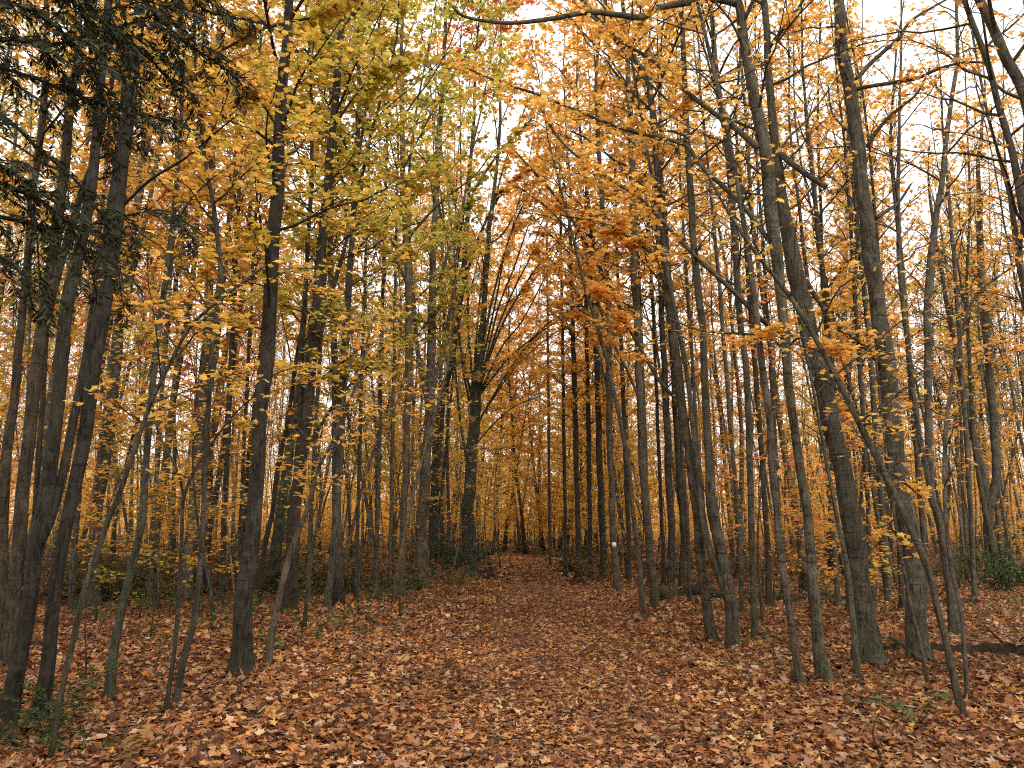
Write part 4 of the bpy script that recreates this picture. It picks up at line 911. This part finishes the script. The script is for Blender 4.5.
def log(px, rad, Y, label, name='fallen_log', cat='log', mat=M_LOG, shade=1.0, k=12, lump=.08, lift=None, stubs=0, moss=None):
    """a log lying on the ground along ground pixels (Y None) or at given depths"""
    pts = []
    for i, (x, y) in enumerate(px):
        g_ = ground_hit(x, y); pts.append(g_)
    A = catmull(pts, 5); A[:, 2] = terrain(A[:, 0], A[:, 1]) + np.linspace(rad[0], rad[1], len(A)) * .72
    if lift: A[:, 2] += np.linspace(lift[0], lift[1], len(A))
    r = np.linspace(rad[0], rad[1], len(A))
    A = np.stack([np.interp(np.linspace(0, 1, 40), np.linspace(0, 1, len(A)), A[:, c]) for c in range(3)], -1)
    q = np.linspace(0, 1, 40); ph = R3.uniform(0, 6.28, 6)
    r = np.interp(q, np.linspace(0, 1, len(r)), r) * (1 + .16 * np.sin(q * 9 + ph[0]) + .12 * np.sin(q * 23 + ph[1]) + R3.normal(0, .05, 40)) * (1 - .45 * np.abs(2 * q - 1) ** 6)
    A[:, 1] += rad[0] * 1.3 * np.sin(q * 5 + ph[2]); A[:, 2] += rad[0] * (.35 * np.sin(q * 7 + ph[3]) - .35)
    o_ = A.mean(0); o_[2] = float(terrain(o_[0], o_[1]))
    if rad[0] > .05:                       # leaves lie along and over the log
        k_ = R3.integers(2, 38, 90); a_ = R3.normal(math.pi / 2, .9, 90); t2 = np.gradient(A, axis=0)[k_]; lat = unit(np.cross(t2, [0, 0, 1.]))
        q_ = A[k_] + lat * (np.cos(a_) * (r[k_] + .02) * np.where(R3.uniform(0, 1, 90) < .45, 1.0, 1.7))[:, None]
        q_[:, 2] = np.where(np.abs(np.cos(a_)) > .75, terrain(q_[:, 0], q_[:, 1]) + .06, A[k_, 2] + np.sin(a_) * r[k_] + .012)
        leaves(litter, q_, .09, .5, LITTER)
    root = Geo(); tubes(root, A, r, k=k, lump=lump)
    obj = root.build(name, mat, None, True, o_); obj.location = o_; obj['shade'] = shade
    if stubs:
        s_, d_ = lerp_path(np.repeat(A[None, np.linspace(0, len(A) - 1, 8).round().astype(int)], stubs, 0), R3.uniform(.1, .95, stubs))
        SB = sprout(s_, R3.uniform(0, 6.28, stubs), R3.uniform(.3, 1.2, stubs), R3.uniform(.2, 1.2, stubs), R3.uniform(.25, .7, stubs), n=5, rng=R3)
        gs = Geo(); tubes(gs, SB, np.full(stubs, min(.02, rad[0] * .25))[:, None] * np.linspace(1, .4, 5)[None], k=5)
        pass
        for q_ in range(stubs):
            g1 = Geo(); tubes(g1, SB[q_:q_ + 1], np.full(1, min(.02, rad[0] * .25))[:, None] * np.linspace(1, .4, 5)[None], k=6)
            sb = g1.build('branch_stub', mat, obj, True, o_); sb['shade'] = shade
    tag(obj, label, cat)
    return obj
log([(872, 658), (905, 656), (950, 655), (1000, 656), (1060, 660), (1110, 668)], (.11, .14), None, 'dark rotten log lying behind the smooth grey trunk, running out of the right edge', stubs=4, shade=.7)
log([(934, 672), (915, 664), (892, 656)], (.025, .03), None, 'short pale broken branch leaning on the dark rotten log', 'fallen_branch', 'branch', M_BARK, 1.2, lift=(.0, .22))
log([(728, 603), (760, 600), (786, 603), (815, 599), (850, 601), (905, 598)], (.13, .07), None, 'long dark log lying across the wood behind the crooked clump', stubs=5, shade=.7)
log([(662, 600), (676, 597), (692, 597), (720, 600)], (.20, .17), None, 'thick mossy log end beside the crooked clump', shade=.8)
log([(571, 586), (580, 586), (592, 587)], (.12, .09), None, 'short log beside the far row of dark poles', shade=.6)
log([(592, 602), (601, 598), (614, 594)], (.06, .04), None, 'bare branch lying at the trail edge by the tree with a white mark', 'fallen_branch', 'branch', shade=.8, stubs=3)
log([(642, 622), (652, 617), (664, 612)], (.05, .035), None, 'short rotten branch lying in front of the straight dark pole', 'fallen_branch', 'branch', shade=.8, stubs=2)
log([(474, 581), (484, 580), (493, 579)], (.2, .16), None, 'dark mossy log end at the foot of the vase shaped tree', shade=.5)
log([(425, 578), (437, 579), (447, 577)], (.14, .12), None, 'low mossy log behind the twin pair by the trail', shade=.6)
log([(116, 736), (128, 728), (140, 718)], (.02, .012), None, 'dark stick lying in the leaves near the bottom left corner', 'fallen_branch', 'branch', shade=.7, stubs=2)
log([(140, 728), (155, 724), (172, 722)], (.035, .03), None, 'short dark stick lying below the twin thin saplings', 'fallen_branch', 'branch', shade=.6)
log([(985, 606), (960, 606), (935, 604), (905, 606)], (.10, .10), None, 'dark log lying below the green bushes at the back right', shade=.6, stubs=3)
log([(195, 702), (205, 699), (217, 697)], (.03, .03), None, 'dark bark piece lying in the leaves by the lone straight trunk', 'fallen_branch', 'branch', shade=.5)
def whip(px, w, label, shade=.5, name='dead_stem', cat='stem', nb=2):
    g_ = ground_hit(*px[0]); pr = [on_plane(x, y, w, g_[1], 0) for x, y in px]
    A = catmull([p for p, r in pr], 5); r = np.linspace(pr[0][1], pr[0][1] * .4, len(A)); A[0, 2] -= .04
    ge = Geo(); tubes(ge, A, r, k=6)
    TP, TR, TL = twig_set(A[None, np.linspace(0, len(A) - 1, 8).round().astype(int)], np.array([.5]), np.array([r[0]]), nb, R3)
    tubes(ge, TP, TR * .6, k=4)
    o_ = ge.build(name, M_BARK, None, True, g_); o_.location = g_; o_['shade'] = shade
    tag(o_, label, cat)
whip([(883, 768), (878, 750), (873, 735), (875, 722), (879, 714)], 2.6, 'bare dark curved stem standing in the leaves at the bottom right')
whip([(220, 716), (228, 705), (236, 694), (240, 678)], 2.6, 'bare dark stick leaning beside the foot of the lone straight trunk')
whip([(85, 688), (86, 655), (85, 625), (87, 610)], 2.2, 'bare upright stick between the two dark leaning trunks and the curving tree', nb=4)
whip([(342, 615), (356, 596), (385, 560), (398, 540)], 1.8, 'thin bare stem slanting out of the brush toward the slim pale tree', nb=4)
whip([(358, 618), (359, 580), (362, 540), (362, 500)], 2.2, 'thin upright bare stem in the brush left of the trail', nb=6)
whip([(400, 618), (400, 590), (399, 560), (400, 530)], 2.2, 'thin upright bare stem in front of the slim pale tree', nb=4)
whip([(150, 640), (153, 615), (155, 590), (158, 560)], 1.6, 'thin bare stem between the curving tree and the twin saplings', nb=5)
def plant(px, h, n, lf, tint, label, ns=7, tilt=.4, spread=.12, tm=KITE, name='seedling'):
    g_ = ground_hit(*px); wd, cr_ = Geo(), Geo()
    S = np.c_[R3.normal(0, spread * .4, (ns, 2)), np.full(ns, -.02)]
    BP = sprout(S, R3.uniform(0, 6.28, ns), R3.uniform(.7, 1.4, ns), R3.uniform(.3, .9, ns), R3.uniform(.6, 1.1, ns) * h, n=6, wob=.15, rng=R3)
    tubes(wd, BP, np.full(ns, .004)[:, None] * np.linspace(1, .4, 6)[None], k=4)
    root = empty(name, g_)
    if tm is None:
        TP, TR, TL = twig_set(BP, np.full(ns, h), np.full(ns, .003), 12, R3, lo=.15, frac=.3)
        tubes(wd, TP, TR * .5, k=3); needles(cr_, TP, R3, step=.006, ln=.04, wd=.0042)
    else:
        k = R3.choice(ns, n); p, d = lerp_path(BP[k], R3.uniform(.4, 1.05, n)); leaves(cr_, p + R3.normal(0, spread * .35, p.shape), lf, tilt, tm, R3)
    t_ = wd.build('stem', M_BARK, root); t_['shade'] = .7
    c_ = cr_.build('foliage', M_GREEN, root, False); c_['tint'] = tint
    tag(root, label, 'plant')
plant((912, 728), .42, 46, .075, .35, 'small broad leaved green seedling in the leaves at the bottom right', tm=MAPLE)
plant((868, 712), .25, 16, .06, .25, 'tiny green seedling left of the broad leaved one', tm=MAPLE, ns=3)
plant((44, 742), .75, 0, 0, .3, 'ferny grey green evergreen seedling at the foot of the dark leaning trunk', ns=10, tm=None, spread=.3)
plant((20, 752), .5, 0, 0, .35, 'smaller ferny evergreen seedling in the bottom left corner', ns=8, tm=None, spread=.3)
plant((62, 760), .45, 0, 0, .4, 'low ferny evergreen sprig at the bottom left in front of the leaning sapling', ns=6, tm=None, spread=.2)
plant((118, 764), .30, 18, .085, .95, 'yellow green seedling at the bottom left edge', tm=MAPLE, ns=3)


# leaves drifted against the trunks
for P, r in BANKS:
    n = 60 if r > .1 else 26
    a = RNG.uniform(0, 6.28, n); d = RNG.exponential(.10, n)
    x = P[0] + np.cos(a) * (r + .03 + d); y = P[1] + np.sin(a) * (r + .03 + d)
    leaves(litter, np.stack([x, y, terrain(x, y) + .03 + RNG.uniform(0, 1, n) * np.clip(.09 - d * .4, .01, None)], -1), .095, .75, CURLED)
tag(litter.build('leaf_litter', M_LITTER, None, False), 'orange and brown fallen maple leaves covering the forest floor', 'leaf litter', kind='stuff')
tag(tlitter.build('trail_leaf_litter', M_TRAIL_LITTER, None, False), 'darker trodden brown leaves covering the middle of the trail', 'leaf litter', kind='stuff')


# ------------------------------------------------------------------ world, light, camera
w = bpy.data.worlds.new('World'); scene.world = w; w.use_nodes = True
nt = w.node_tree; nt.nodes.clear()
sky = nt.nodes.new('ShaderNodeTexSky'); sky.sky_type = 'NISHITA'; sky.sun_disc = False
SUN_EL, SUN_AZ = math.radians(48), math.radians(150)
sky.sun_elevation = SUN_EL; sky.sun_rotation = SUN_AZ
sky.air_density = 1.0; sky.dust_density = 4.0
hs = nt.nodes.new('ShaderNodeHueSaturation'); hs.inputs['Saturation'].default_value = .12
nt.links.new(sky.outputs[0], hs.inputs['Color'])
tc = nt.nodes.new('ShaderNodeTexCoord')
cn = node(nt, 'ShaderNodeTexNoise', ins={'Scale': 2.2, 'Detail': 5.0}); nt.links.new(tc.outputs['Generated'], cn.inputs['Vector'])
cr = ramp(nt, [(.3, (4.9, 4.8, 4.7)), (.7, (6.6, 6.6, 6.6))]); nt.links.new(cn.outputs[0], cr.inputs[0])
cloud = mix_col(nt, .82, hs.outputs[0], cr.outputs[0])
bg = nt.nodes.new('ShaderNodeBackground'); bg.inputs['Strength'].default_value = .15
nt.links.new(cloud, bg.inputs['Color'])
wo = nt.nodes.new('ShaderNodeOutputWorld'); nt.links.new(bg.outputs[0], wo.inputs[0])
ld = bpy.data.lights.new('sun', 'SUN'); ld.energy = 1.3; ld.angle = math.radians(18); ld.color = (1, .96, .9)
lo = bpy.data.objects.new('sun', ld); COL.objects.link(lo)
sd = Vector((math.sin(SUN_AZ) * math.cos(SUN_EL), math.cos(SUN_AZ) * math.cos(SUN_EL), math.sin(SUN_EL)))
lo.rotation_euler = sd.to_track_quat('Z', 'Y').to_euler()

cd = bpy.data.cameras.new('camera'); cam = bpy.data.objects.new('camera', cd); COL.objects.link(cam)
cd.sensor_width = 36; cd.lens = F / W * 36; cd.clip_end = 1500; cd.clip_start = .05
cam.location = (0, 0, EYE); cam.rotation_euler = (math.radians(90) + PITCH, 0, 0)
scene.camera = cam
scene.view_settings.view_transform = 'Standard'; scene.view_settings.look = 'None'
scene.view_settings.exposure = 1.12; scene.view_settings.gamma = 1; scene.view_settings.use_curve_mapping = False
cy = scene.cycles
cy.max_bounces = 8; cy.diffuse_bounces = 5; cy.glossy_bounces = 1; cy.transmission_bounces = 7; cy.transparent_max_bounces = 4
cy.caustics_reflective = False; cy.caustics_refractive = False
cy.use_adaptive_sampling = True; cy.adaptive_threshold = .02
cy.use_denoising = False; cy.sample_clamp_indirect = 4; cy.filter_width = 1.1
scene.render.use_persistent_data = False
